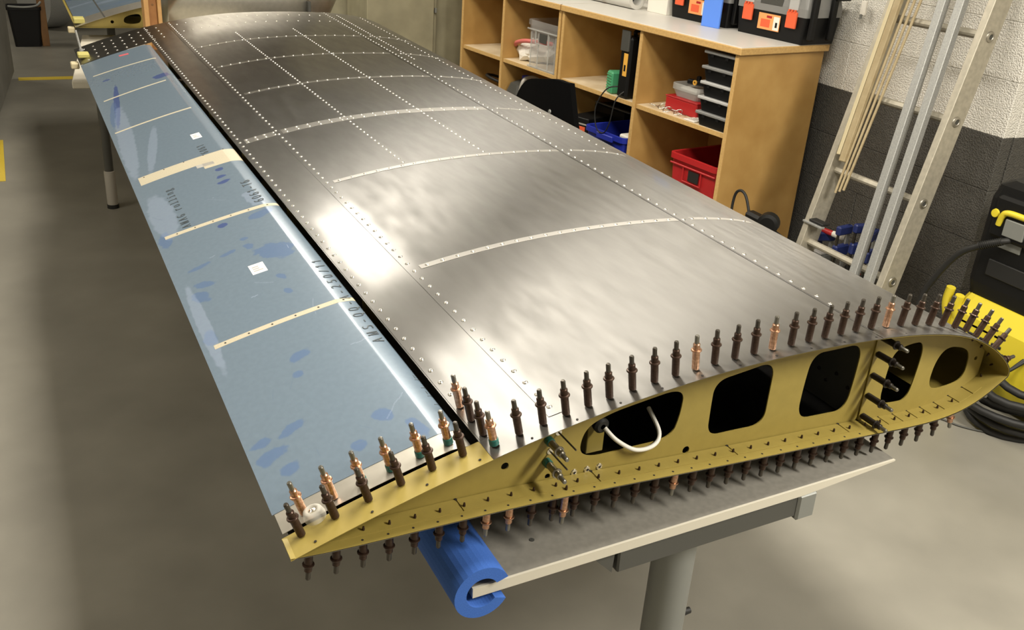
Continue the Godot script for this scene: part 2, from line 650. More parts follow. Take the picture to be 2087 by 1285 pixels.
func add_sheet(st: SurfaceTool, u0: float, u1: float, nu: int, z0: float, z1: float, nz: int, off := 0.0, thick := 0.0008) -> void:
	var top := []
	var low := []
	var uv := []
	for i in nu + 1:
		var u := lerpf(u0, u1, float(i) / nu)
		var a := []
		var b := []
		var c := []
		for j in nz + 1:
			var z := lerpf(z0, z1, float(j) / nz)
			a.append(skin(u, z, off))
			b.append(skin(u, z, off - thick))
			c.append(Vector2(u * 1.3, -z))
		top.append(a)
		low.append(b)
		uv.append(c)
	st.set_smooth_group(1)
	for i in nu:
		for j in nz:
			var p := [top[i][j], top[i + 1][j], top[i + 1][j + 1], top[i][j + 1]]
			var t := [uv[i][j], uv[i + 1][j], uv[i + 1][j + 1], uv[i][j + 1]]
			quad_uv(st, [p[3], p[2], p[1], p[0]], [t[3], t[2], t[1], t[0]])
	st.set_smooth_group(2)
	for i in nu:
		for j in nz:
			quad(st, low[i][j], low[i + 1][j], low[i + 1][j + 1], low[i][j + 1])
	st.set_smooth_group(-1)
	for i in nu:
		quad(st, low[i][0], top[i][0], top[i + 1][0], low[i + 1][0])
		quad(st, top[i][nz], low[i][nz], low[i + 1][nz], top[i + 1][nz])
	for j in nz:
		quad(st, top[0][j], low[0][j], low[0][j + 1], top[0][j + 1])
		quad(st, low[nu][j], top[nu][j], top[nu][j + 1], low[nu][j + 1])


func sheet(u0: float, u1: float, nu: int, z0: float, z1: float, nz: int, off := 0.0, thick := 0.0008) -> SurfaceTool:
	var st := mb()
	add_sheet(st, u0, u1, nu, z0, z1, nz, off, thick)
	return st


func rivet_mesh() -> ArrayMesh:
	var st := mb()
	add_lathe(st, [Vector2(0.0043, 0), Vector2(0.0039, 0.0008), Vector2(0.0027, 0.0014), Vector2(0.0014, 0.0016), Vector2(0.0013, 0.0008)], 10, Transform3D.IDENTITY, true)
	st.generate_normals()
	var out := st.commit()
	out.surface_set_material(0, m.rivet)
	var pin := mb()
	add_lathe(pin, [Vector2(0.0014, 0.0009), Vector2(0.0, 0.0011)], 8)
	pin.generate_normals()
	pin.commit(out)
	out.surface_set_material(1, m.frame_dark)
	return out


func flap_point(t: float, z: float, off := 0.0) -> Vector3:
	# t is x along the flap's upper skin; beyond x = 0.45 the skin rolls down into the gap
	var x := t
	var y := prof(u_of(minf(t, 0.448))).y
	if t > 0.448:
		var s := (t - 0.448) / 0.034
		x = 0.448 + 0.0352 * sin(s * PI / 2)
		y += 0.005 * s - 0.0065 * s * s - 0.028 * pow(s, 7.0)
	return Vector3(x, y + off, z)


func flap_sheet(z0: float, z1: float, nz: int, x0: float, x1: float, off := 0.0, thick := 0.0008, nx := 120) -> SurfaceTool:
	var st := mb()
	var a := []
	var b := []
	for i in nx + 1:
		var ra := []
		var rb := []
		for j in nz + 1:
			var z := lerpf(z0, z1, float(j) / nz)
			var x := lerpf(x0, x1, float(i) / nx)
			ra.append(flap_point(x, z, off))
			rb.append(flap_point(x, z, off - thick))
		a.append(ra)
		b.append(rb)
	st.set_smooth_group(1)
	for i in nx:
		for j in nz:
			var p := [a[i][j], a[i + 1][j], a[i + 1][j + 1], a[i][j + 1]]
			var uv := []
			for q in p:
				uv.append(Vector2((q.x - 0.216) / 0.26, (-q.z - 1.025) / 3.045))
			quad_uv(st, p, uv)
	st.set_smooth_group(-1)
	for i in nx:
		for j in nz:
			quad(st, b[i][j], b[i][j + 1], b[i + 1][j + 1], b[i + 1][j])
		quad(st, b[i][0], b[i + 1][0], a[i + 1][0], a[i][0])
		quad(st, a[i][nz], a[i + 1][nz], b[i + 1][nz], b[i][nz])
	for j in nz:
		quad(st, a[0][j], a[0][j + 1], b[0][j + 1], b[0][j])
		quad(st, b[nx][j], b[nx][j + 1], a[nx][j + 1], a[nx][j])
	return st


func strip_on_flap(z: float, half: float, x0: float, x1: float, skew := 0.0) -> SurfaceTool:
	var st := mb()
	var n := 72
	for i in n:
		var xa := lerpf(x0, x1, float(i) / n)
		var xb := lerpf(x0, x1, float(i + 1) / n)
		var za := z + skew * (xa - x0)
		var zb := z + skew * (xb - x0)
		var p := [flap_point(xa, za + half, 0.0009), flap_point(xb, zb + half, 0.0009), flap_point(xb, zb - half, 0.0009), flap_point(xa, za - half, 0.0009)]
		quad(st, p[0], p[1], p[2], p[3])
		var q := []
		for v in p:
			q.append(v - Vector3(0, 0.0006, 0))
		quad(st, q[0], q[1], p[1], p[0])
		quad(st, p[3], p[2], q[2], q[3])
		if i == 0:
			quad(st, q[3], q[0], p[0], p[3])
		if i == n - 1:
			quad(st, q[1], q[2], p[2], p[1])
	return st


func small_disc(at: Transform3D, r: float, h := 0.0006, n := 10) -> SurfaceTool:
	return lathe([Vector2(r, 0), Vector2(r, h), Vector2(0, h)], n, at)


func web_with_holes(called: String, poly: PackedVector2Array, holes: Array, z: float, thick: float, material: Material, parent: Node) -> void:
	var comb := CSGCombiner3D.new()
	comb.name = called
	parent.add_child(comb, true)
	var c := CSGPolygon3D.new()
	c.name = "plate"
	c.polygon = poly
	c.depth = thick
	c.material = material
	c.position = Vector3(0, 0, z)
	comb.add_child(c)
	for h in holes:
		var k := CSGPolygon3D.new()
		k.name = "cutter"
		k.operation = CSGShape3D.OPERATION_SUBTRACTION
		k.polygon = h
		k.depth = thick + 0.02
		k.material = material
		k.position = Vector3(0, 0, z + 0.01)
		comb.add_child(k, true)


func profile_polygon(x0: float, x1: float, inset: float) -> PackedVector2Array:
	var p := PackedVector2Array()
	var n := 40
	var ua := u_of(x0)
	var ub := u_of(x1)
	for i in n + 1:
		var u := lerpf(ua, ub, float(i) / n)
		p.append(prof(u) - prof_normal(u) * inset)
	for i in n + 1:
		var u := lerpf(ub, ua, float(i) / n)
		p.append(prof(-u) - prof_normal(-u) * inset)
	return p


func build_wing() -> void:
	var t := thing("aircraft_wing", "large aluminium aircraft wing with blue filmed trailing edge lying on tables", "aircraft wing")
	# ---- skins
	obj("upper_skin", sheet(u_of(1.165), u_of(0.4855), 60, NEAR_Z, FAR_Z, 40), m.alu_skin, t)
	obj("leading_edge_skin", sheet(-u_of(1.18), u_of(1.166), 70, NEAR_Z, FAR_Z, 40, 0.0006), m.alu_skin, t)
	obj("lower_skin", sheet(-u_of(0.226), -u_of(1.185), 40, NEAR_Z, FAR_Z, 20), m.alu_skin, t)
	obj("root_skin", sheet(u_of(0.487), 1.0, 16, -4.08, FAR_Z, 6, 0.0), m.alu_skin, t)
	# ---- end rib
	var holes := []
	for h in [
		[Vector2(0.647, 0.888), Vector2(0.650, 0.938), Vector2(0.69, 0.956), Vector2(0.745, 0.965), Vector2(0.822, 0.976), Vector2(0.822, 0.93), Vector2(0.81, 0.889), Vector2(0.73, 0.889)],
		[Vector2(0.88, 0.876), Vector2(0.878, 0.925), Vector2(0.878, 0.974), Vector2(0.93, 0.981), Vector2(0.993, 0.99), Vector2(0.993, 0.93), Vector2(0.993, 0.874), Vector2(0.93, 0.876)],
		[Vector2(1.064, 0.868), Vector2(1.064, 0.93), Vector2(1.07, 0.988), Vector2(1.12, 0.988), Vector2(1.178, 0.99), Vector2(1.178, 0.93), Vector2(1.172, 0.864), Vector2(1.12, 0.866)],
		[Vector2(1.248, 0.862), Vector2(1.248, 0.91), Vector2(1.252, 0.962), Vector2(1.29, 0.972), Vector2(1.326, 0.97), Vector2(1.324, 0.91), Vector2(1.316, 0.857), Vector2(1.28, 0.858)],
		[Vector2(1.364, 0.866), Vector2(1.364, 0.92), Vector2(1.385, 0.95), Vector2(1.43, 0.942), Vector2(1.455, 0.925), Vector2(1.454, 0.875), Vector2(1.42, 0.866)]]:
		holes.append(rounded(h, 3))
	for s in [[0.528, 0.906, 0.006], [0.843, 0.86, 0.0065], [0.598, 0.872, 0.0045], [1.474, 0.912, 0.004]]:
		var ring := PackedVector2Array()
		for k in 14:
			ring.append(Vector2(s[0], s[1]) + Vector2.from_angle(TAU * k / 14) * s[2])
		holes.append(ring)
	web_with_holes("end_rib", profile_polygon(0.235, 1.2075, 0.0015), holes, -0.976, 0.002, m.primer, t)
	web_with_holes("nose_rib", profile_polygon(1.207, 1.494, 0.0015), holes, -0.973, 0.002, m.primer, t)
	# primed inside of the skins in front of the rib, and the flange over the trailing edge
	obj("skin_lining", sheet(-1.0, u_of(0.5), 110, NEAR_Z - 0.0006, -0.972, 1, -0.001, 0.0006), m.primer, t)
	obj("nose_lining", sheet(-u_of(1.4), u_of(1.4), 40, -0.972, -1.25, 1, -0.0012, 0.0006), m.primer, t)
	obj("rib_top_flange", sheet(u_of(0.487), 1.0, 24, NEAR_Z, -0.976, 2, -0.0006), m.primer, t)
	# flange tabs on the inside of the lower skin, with relief slots between them
	var cuts := [0.25, 0.454, 0.67, 0.923, 1.16, 1.205, 1.253, 1.288, 1.323, 1.356, 1.39, 1.425, 1.457, 1.478]
	for k in cuts.size() - 1:
		obj("flange_tab", sheet(-u_of(cuts[k] + 0.0012), -u_of(cuts[k + 1] - 0.0012), 8, -0.9475, -0.9745, 2, -0.0016, 0.0012), m.primer, t)
		if k > 0:
			var e := skin(-u_of(cuts[k]), -0.974, -0.003)
			obj("relief_hole_shade", lathe([Vector2(0.0022, -0.001), Vector2(0.0022, 0.0006), Vector2(0, 0.0006)], 10, Transform3D(Basis(), e)), m.hole, t)  # solid dark disc, coloured as the shade in a relief hole
	for k in 26:
		var x := 0.31 + 0.0345 * k + (0.0 if k < 20 else 0.004)
		obj("pilot_hole_shade", small_disc(skin_frame(-u_of(x), -0.9385, -0.0016).rotated_local(Vector3(0, 0, 1), PI), 0.0017, 0.0004, 8), m.hole, t)  # pilot holes are flat dark discs painted as their unlit insides
	for k in 4:
		obj("pilot_hole_shade", small_disc(skin_frame(u_of(0.25 + 0.046 * k * 1.6), -0.94, 0.0002), 0.0019, 0.0005, 8), m.hole, t)
	for k in 12:
		obj("pilot_hole_shade", small_disc(skin_frame(u_of(0.545 + 0.068 * k), -0.9375, 0.0002), 0.0019, 0.0005, 8), m.hole, t)
	# rivets and pins on the rib web
	for x in [0.642, 0.664, 0.685]:
		var st := mb()
		add_lathe(st, [Vector2(0.0056, 0), Vector2(0.005, 0.0014), Vector2(0.0024, 0.0022), Vector2(0.002, 0.001), Vector2(0, 0.001)], 12, Transform3D(Basis(Vector3(1, 0, 0), Vector3(0, 0, 1), Vector3(0, -1, 0)), Vector3(x, 0.868, -0.976)))
		obj("web_rivet", st, m.alu_bright, t)
		obj("web_rivet_hole_shade", lathe([Vector2(0.002, 0), Vector2(0, 0.0006)], 8, Transform3D(Basis(Vector3(1, 0, 0), Vector3(0, 0, 1), Vector3(0, -1, 0)), Vector3(x, 0.868, -0.9748))), m.hole, t)  # dark disc painted as the shaded bore of the rivet
	# inner structure seen through the holes
	for z in RIB_Z:
		obj("inner_rib", extruded_profile(0.5, 1.47, 0.004, z), m.primer, t)
	var sp := mb()
	add_box(sp, Vector3(1.196, 0.928, -1.7), Vector3(0.002, 0.178, 1.42))
	obj("front_spar", sp, m.frame_dark, t)
	for p in [[1.03, 0.902], [1.07, 0.893], [1.1, 0.887], [1.0, 0.89], [1.05, 0.88], [1.13, 0.9]]:
		obj("spar_hole_shade", lathe([Vector2(0.004, 0), Vector2(0.003, 0.002), Vector2(0, 0.0026)], 8, Transform3D(Basis(Vector3(0, 1, 0), Vector3(-1, 0, 0), Vector3(0, 0, 1)), Vector3(1.195, p[1], -p[0]))), m.hole, t)  # dark studs coloured as the unlit rivet holes in the spar
	obj("rear_spar", box(Vector3(0.598, 0.918, -2.7), Vector3(0.003, 0.1, 3.4)), m.primer, t)
	obj("spar_bracket", box(Vector3(0.7, 0.89, -1.03), Vector3(0.03, 0.05, 0.03), 0.001), m.primer, t)
	obj("gap_seal", box(Vector3(0.4825, 0.885, -2.53), Vector3(0.004, 0.04, 3.08), 0.001), m.primer, t)
	# ---- strips under the rivet rows
	obj("rivet_strip", sheet(u_of(0.509), u_of(0.4875), 3, -0.975, FAR_Z, 20, 0.0007, 0.0006), m.alu_skin, t)
	obj("rivet_strip", sheet(u_of(0.6075), u_of(0.5845), 3, -0.965, FAR_Z, 20, 0.0007, 0.0006), m.alu_skin, t)
	for z in RIB_Z:
		var wide := 0.019 if z == -2.515 else 0.0085
		obj("rivet_strip", sheet(u_of(1.163), u_of(0.61 if z != -2.515 else 0.49), 36, z + wide, z - wide, 1, 0.0007, 0.0006), m.alu_strip, t)  # rib strips use the paler metal with the sheen put into its colour
		obj("rivet_strip", sheet(u_of(1.36), u_of(1.195), 14, z + 0.007, z - 0.007, 1, 0.0012, 0.0006), m.alu_strip, t)
	obj("rivet_strip", sheet(u_of(1.192), u_of(1.168), 3, -0.965, FAR_Z, 20, 0.0013, 0.0006), m.alu_skin, t)
	# ---- rivets
	var rows := []
	for k in 87:
		rows.append([0.497, -1.1 - 0.0383 * k, 0.0008])
	for k in 93:
		rows.append([0.596, -0.985 - 0.0369 * k, 0.0008])
	for k in 100:
		rows.append([1.176, -1.03 - 0.034 * k, 0.0014])
	for k in 58:
		rows.append([1.325, -2.1 - 0.04 * k, 0.0006])
	for k in 36:
		rows.append([1.215, -3.3 - 0.03 * k, 0.0006])
	for z in RIB_Z:
		for k in 18:
			if z == -2.515:
				rows.append([0.62 + 0.0305 * k, z + 0.011, 0.0008])
				rows.append([0.62 + 0.0305 * k, z - 0.011, 0.0008])
			else:
				rows.append([0.624 + 0.0305 * k, z, 0.0008])
		for k in 5:
			rows.append([1.2 + 0.035 * k, z, 0.0014])
	for k in 4:
		rows.append([0.515 + 0.024 * k, -2.504, 0.0008])
		rows.append([0.515 + 0.024 * k, -2.526, 0.0008])
	for k in 66:
		rows.append([0.787, -2.075 - 0.0288 * k, 0.0001])
		rows.append([0.985, -2.075 - 0.0288 * k, 0.0001])
	for k in 9:
		for j in 4:
			rows.append([0.25 + 0.036 * k, -4.12 - 0.075 * j, 0.0001])
	for k in 16:
		rows.append([0.62 + 0.035 * k, -4.15, 0.0001])
		rows.append([0.62 + 0.035 * k, -4.32, 0.0001])
	var eye := Vector3(0, 1.65, 0)
	var places := []
	for r in rows:
		var xf := skin_frame(u_of(r[0]), r[1], r[2])
		places.append([xf.origin.distance_to(eye), xf])
	places.sort_custom(func(a, b): return a[0] < b[0])
	var rm := rivet_mesh()
	var rest := SurfaceTool.new()
	rest.begin(Mesh.PRIMITIVE_TRIANGLES)
	for k in places.size():
		if k < 300:
			var o := MeshInstance3D.new()
			o.mesh = rm
			o.name = "rivet" if k == 0 else "rivet_%03d" % k
			t.add_child(o, true)
			o.transform = places[k][1]
		else:
			rest.append_from(rm, 0, places[k][1])
	var far_rivets := MeshInstance3D.new()
	far_rivets.name = "far_rivets"
	far_rivets.mesh = rest.commit()
	far_rivets.material_override = m.rivet
	far_rivets.set_meta("kind", "stuff")
	t.add_child(far_rivets, true)
	# ---- the flap under its blue film
	var fl := obj("flap", flap_sheet(-0.983, -4.07, 20, 0.2195, 0.482), m.alu_dull, t)
	obj("flap_nose", box(Vector3(0.4785, 0.918, -2.52), Vector3(0.003, 0.04, 3.06), 0.001), m.alu_dull, t)
	obj("protective_film", flap_sheet(-1.026, -4.068, 60, 0.2165, 0.4815, 0.0006, 0.0005), m.film, fl)
	for s in [[-1.513, 0.0075, 0.236, 0.478, 0.09], [-2.067, 0.0085, 0.236, 0.478, 0.13], [-2.995, 0.006, 0.23, 0.45, 0.02], [-3.405, 0.006, 0.238, 0.44, -0.03], [-3.81, 0.006, 0.24, 0.456, 0.1]]:
		obj("bare_strip", strip_on_flap(s[0], s[1], s[2], s[3], s[4]), m.tape, fl)
	for k in 6:
		for s in [[-1.513, 0.255, 0.04, 0.09], [-2.067, 0.262, 0.038, 0.13]]:
			var x: float = s[1] + s[2] * k
			obj("drill_hole_shade", lathe([Vector2(0.0021, 0), Vector2(0.0021, 0.0005), Vector2(0, 0.0005)], 8, Transform3D(Basis(), flap_point(x, s[0] + s[3] * (x - 0.236), 0.0008))), m.hole, fl)  # dark discs on the strip, painted as shade inside the drilled holes
	obj("wide_strip", strip_on_flap(-2.49, 0.032, 0.236, 0.478, 0.06), m.tape, fl)
	obj("wide_strip", strip_on_flap(-2.435, 0.03, 0.385, 0.478, 0.1), m.tape, fl)
	obj("smudge", strip_on_flap(-2.44, 0.012, 0.37, 0.412, 0.2), m.label_grey, fl)
	for k in 5:
		obj("drill_hole_shade", lathe([Vector2(0.002, 0), Vector2(0.002, 0.0009), Vector2(0, 0.0009)], 8, Transform3D(Basis(), flap_point(0.25 + 0.05 * k, -2.512, 0.0008))), m.hole, fl)  # same painted dark discs for the holes of the wide strip
	sticker(fl, 0.364, -1.742, 0.028, 0.046)
	sticker(fl, 0.414, -2.697, 0.024, 0.05)
	var away := Vector3(0, 0, -1)
	print_on_flap(fl, "AMS-QQ-A-250/11", 0.4585, -1.322, 0.0256, 0.018)
	print_on_flap(fl, "6061-T6", 0.446, -2.078, 0.024, 0.022)
	print_on_flap(fl, "AMAG rolling", 0.286, -2.085, 0.0238, 0.019)
	print_on_flap(fl, "6061", 0.408, -2.53, 0.022, 0.02)
	for k in 4:
		obj("ink_mark", strip_on_flap(-1.1 - 0.026 * k, 0.0008, 0.464, 0.476), m.ink, fl)
		obj("ink_mark", strip_on_flap(-1.11 - 0.026 * k, 0.005, 0.466 if k % 2 else 0.474, 0.4672 if k % 2 else 0.4752), m.ink, fl)
	obj("red_mark", strip_on_flap(-4.0, 0.012, 0.352, 0.386, 0.3), m.red_ink, fl)
	rebase(t, Vector3(0.86, 0.83, -2.6))


func print_on_flap(parent: Node, text: String, x: float, z: float, step: float, high: float) -> void:
	for k in text.length():
		var ch := text[k]
		if ch == " ":
			continue
		var p := flap_point(x, z - step * k, 0.0012)
		var q := flap_point(x - 0.008, z - step * k, 0.0012)
		lettering("letter", ch, p, Vector3(0, 0, -1), (q - p).normalized(), high, m.ink, parent)


func sticker(parent: Node, x: float, z: float, w: float, d: float) -> void:
	obj("sticker", strip_on_flap(z, d / 2, x - w / 2, x + w / 2, 0.12), m.label_white, parent)
	for k in 3:
		var st := strip_on_flap(z + d * (0.22 - 0.2 * k), d * 0.05, x - w * 0.34, x + w * (0.1 if k else 0.3), 0.12)
		var o := obj("sticker_print", st, m.label_grey, parent)
		o.position.y = 0.0003


func extruded_profile(x0: float, x1: float, inset: float, z: float) -> SurfaceTool:
	var st := mb()
	add_extrude(st, profile_polygon(x0, x1, inset), Transform3D(Basis(), Vector3(0, 0, z)), 0.001)
	return st


# ================================================================ clecos
func cleco(body: Material, plunger: Material, base: Material) -> Node3D:
	# stands on y = 0 and points along +y
	var t := Node3D.new()
	obj("body", lathe([Vector2(0, 0.0005), Vector2(0.0054, 0.0005), Vector2(0.0056, 0.0015), Vector2(0.0056, 0.031), Vector2(0.0052, 0.0315), Vector2(0.0052, 0.0408), Vector2(0.0042, 0.0424), Vector2(0, 0.0424)], 16), body, t)
	obj("collar", lathe([Vector2(0.0056, 0.0298), Vector2(0.0078, 0.0303), Vector2(0.008, 0.0315), Vector2(0.0074, 0.0326), Vector2(0.0054, 0.033)], 16), body, t)
	obj("plunger", lathe([Vector2(0.0034, 0.0424), Vector2(0.0034, 0.0535), Vector2(0.0026, 0.0552), Vector2(0, 0.0556)], 14), plunger, t)
	if base:
		obj("base_sleeve", lathe([Vector2(0.0057, 0.0004), Vector2(0.0068, 0.0004), Vector2(0.0068, 0.0085), Vector2(0.0064, 0.0095), Vector2(0.0056, 0.0096)], 16), base, t)
	obj("gripper", lathe([Vector2(0.0018, 0.001), Vector2(0.002, -0.006), Vector2(0.0013, -0.0095), Vector2(0, -0.0098)], 8), m.cleco_brown, t)
	return t


func ordinal(n: int) -> String:
	var ones := ["", "first", "second", "third", "fourth", "fifth", "sixth", "seventh", "eighth", "ninth", "tenth", "eleventh", "twelfth", "thirteenth", "fourteenth", "fifteenth", "sixteenth", "seventeenth", "eighteenth", "nineteenth"]
	if n < 20:
		return ones[n]
	if n == 20:
		return "twentieth"
	if n == 30:
		return "thirtieth"
	return ("twenty-" if n < 30 else "thirty-") + ones[n % 10]


func place_cleco(kind: String, at: Transform3D, label: String, group: String) -> void:
	var protos: Dictionary = m.protos
	var c: Node3D = protos[kind].duplicate()
	c.name = numbered("cleco_fastener")
	add_child(c, true)
	c.transform = at
	tag(c, label, "cleco", group)


func build_clecos() -> void:
	m.protos = {
		"brown": cleco(m.cleco_brown, m.plunger_dark, null), "copper": cleco(m.cleco_copper, m.plunger, null),
		"green": cleco(m.cleco_copper, m.plunger, m.green), "black": cleco(m.cleco_black, m.plunger, null),
		"steel": cleco(m.cleco_steel, m.plunger, m.green)}
	var look := {"brown": "dark brown", "copper": "bright copper", "green": "copper and green-sleeved"}
	# along the edge of the upper skin, by distance over the profile
	var u := u_of(0.499)
	var n := 32
	for k in n:
		var kind := "brown"
		if k == 0:
			kind = "green"
		elif k in [9, 13, 20, 31]:
			kind = "copper"
		var xf := skin_frame(u, -0.956 - 0.01 * smoothstep(14.0, 20.0, float(k)), 0.0016)
		xf = xf.rotated_local(Vector3(0, 1, 0), rng.randf() * TAU).rotated_local(Vector3(1, 0, 0), rng.randf_range(-0.02, 0.02))
		place_cleco(kind, xf, "%s cleco along the upper skin edge, %s from the blue flap" % [look[kind], ordinal(k + 1)], "clecos along the upper skin edge")
		var gone := 0.0
		while gone < 0.0337:
			var v := u - 0.002
			gone += prof(v).distance_to(prof(u))
			u = v
	# three more up the edge beside the flap gap
	for k in 3:
		var xf := skin_frame(u_of(0.496), -0.985 - 0.039 * k, 0.0016)
		place_cleco("copper" if k == 2 else "brown", xf, "%s cleco beside the flap gap, %s one in from the rib edge" % [look["copper" if k == 2 else "brown"], ordinal(k + 1)], "clecos beside the flap gap")
	# on the bare strip of the flap
	for k in 6:
		var x: float = [0.252, 0.292, 0.331, 0.37, 0.411, 0.45][k]
		var xf := Transform3D(skin_frame(u_of(x), -0.998).basis, flap_point(x, -0.999, 0.001))
		var kind := "copper" if k < 2 else "green"
		place_cleco(kind, xf, "%s cleco on the flap's bare metal strip, %s from the trailing tip" % [look[kind], ordinal(k + 1)], "clecos on the flap strip")
	for k in 6:
		var x: float = [0.239, 0.283, 0.327, 0.371, 0.414, 0.457][k]
		place_cleco("brown", skin_frame(u_of(x), -0.963, 0.0008), "dark brown cleco on the yellow top flange, %s from the trailing tip" % ordinal(k + 1), "clecos on the yellow flange")
	# hanging under the lower skin
	for k in 34:
		var x := 0.246 + 0.0355 * k
		var kind := "copper" if k in [7, 8, 16, 33] else "brown"
		var xf := skin_frame(-u_of(x), -0.956, 0.001)
		place_cleco(kind, xf, "%s cleco hanging under the lower skin edge, %s from the trailing tip" % [look[kind], ordinal(k + 1)], "clecos under the lower skin")
	place_cleco("copper", skin_frame(-u_of(0.612), -0.945, 0.001), "bright copper cleco hanging under the skin beside the rear spar, nearer the camera", "clecos under the lower skin")
	# pointing out of the rib web
	var out := Basis(Vector3(1, 0, 0), Vector3(0, 0, 1), Vector3(0, -1, 0))
	var ys := [0.997, 0.966, 0.926, 0.887, 0.847]
	for k in 5:
		place_cleco("black", Transform3D(out, Vector3(1.213, ys[k], -0.9715)), "black cleco pointing out of the rib along the front spar, %s from the top" % ordinal(k + 1), "clecos along the front spar")
	for k in 2:
		place_cleco("steel", Transform3D(out, Vector3(0.593, [0.935, 0.899][k], -0.975)), "steel cleco with green sleeve on the yellow rib, %s of the pair" % ["upper", "lower"][k], "steel clecos on the rib")
		var a := Vector3([0.609, 0.598][k], [0.944, 0.915][k], -0.976)
		var p := thing("blind_rivet", "unset blind rivet with its pin sticking out of the yellow rib, %s of two" % ["upper", "lower"][k], "rivet", a, 0.0, "unset blind rivets")
		obj("head", lathe([Vector2(0.0056, 0), Vector2(0.005, 0.0016), Vector2(0.0014, 0.0022), Vector2(0, 0.0022)], 12, Transform3D(out, Vector3.ZERO)), m.alu_bright, p)
		obj("mandrel", lathe([Vector2(0.0013, 0.002), Vector2(0.0013, 0.05), Vector2(0, 0.0505)], 8, Transform3D(out, Vector3.ZERO)), m.plunger_dark, p)
	for k in m.protos:
		m.protos[k].free()
	m.erase("protos")
	# nylon cup beside the clecos
	var f := skin_frame(u_of(0.262), -0.981, 0.0006)
	var cup := thing("nylon_cup", "small translucent nylon cup washer screwed down at the trailing tip", "washer", f.origin)
	cup.basis = f.basis
	obj("cup", lathe([Vector2(0.0145, 0), Vector2(0.0148, 0.005), Vector2(0.0125, 0.0125), Vector2(0.009, 0.015), Vector2(0.0065, 0.0145), Vector2(0.006, 0.011), Vector2(0, 0.011)], 24, Transform3D.IDENTITY, true), m.nylon, cup)
	obj("screw", lathe([Vector2(0.004, 0.011), Vector2(0.0045, 0.0135), Vector2(0.002, 0.0145), Vector2(0, 0.0132)], 12), m.alu_bright, cup)
	# cable in the rib hole
	var cab := thing("cable", "light grey cable looping out of a rib hole from a black grommet", "cable", Vector3(0.69, 0.9, -0.98))
	obj("sheath", tube(spline([Vector3(0.008, 0.022, -0.012), Vector3(0.02, 0.008, 0.006), Vector3(0.05, -0.01, 0.014), Vector3(0.085, -0.012, 0.01), Vector3(0.104, -0.002, -0.006), Vector3(0.112, 0.014, -0.05)], 8), 0.0034, 10), m.cable_grey, cab)
	obj("grommet", lathe([Vector2(0.004, 0), Vector2(0.012, 0), Vector2(0.0125, 0.008), Vector2(0.009, 0.012), Vector2(0.004, 0.012)], 18, Transform3D(out, Vector3(0.005, 0.024, -0.024))), m.rubber, cab)


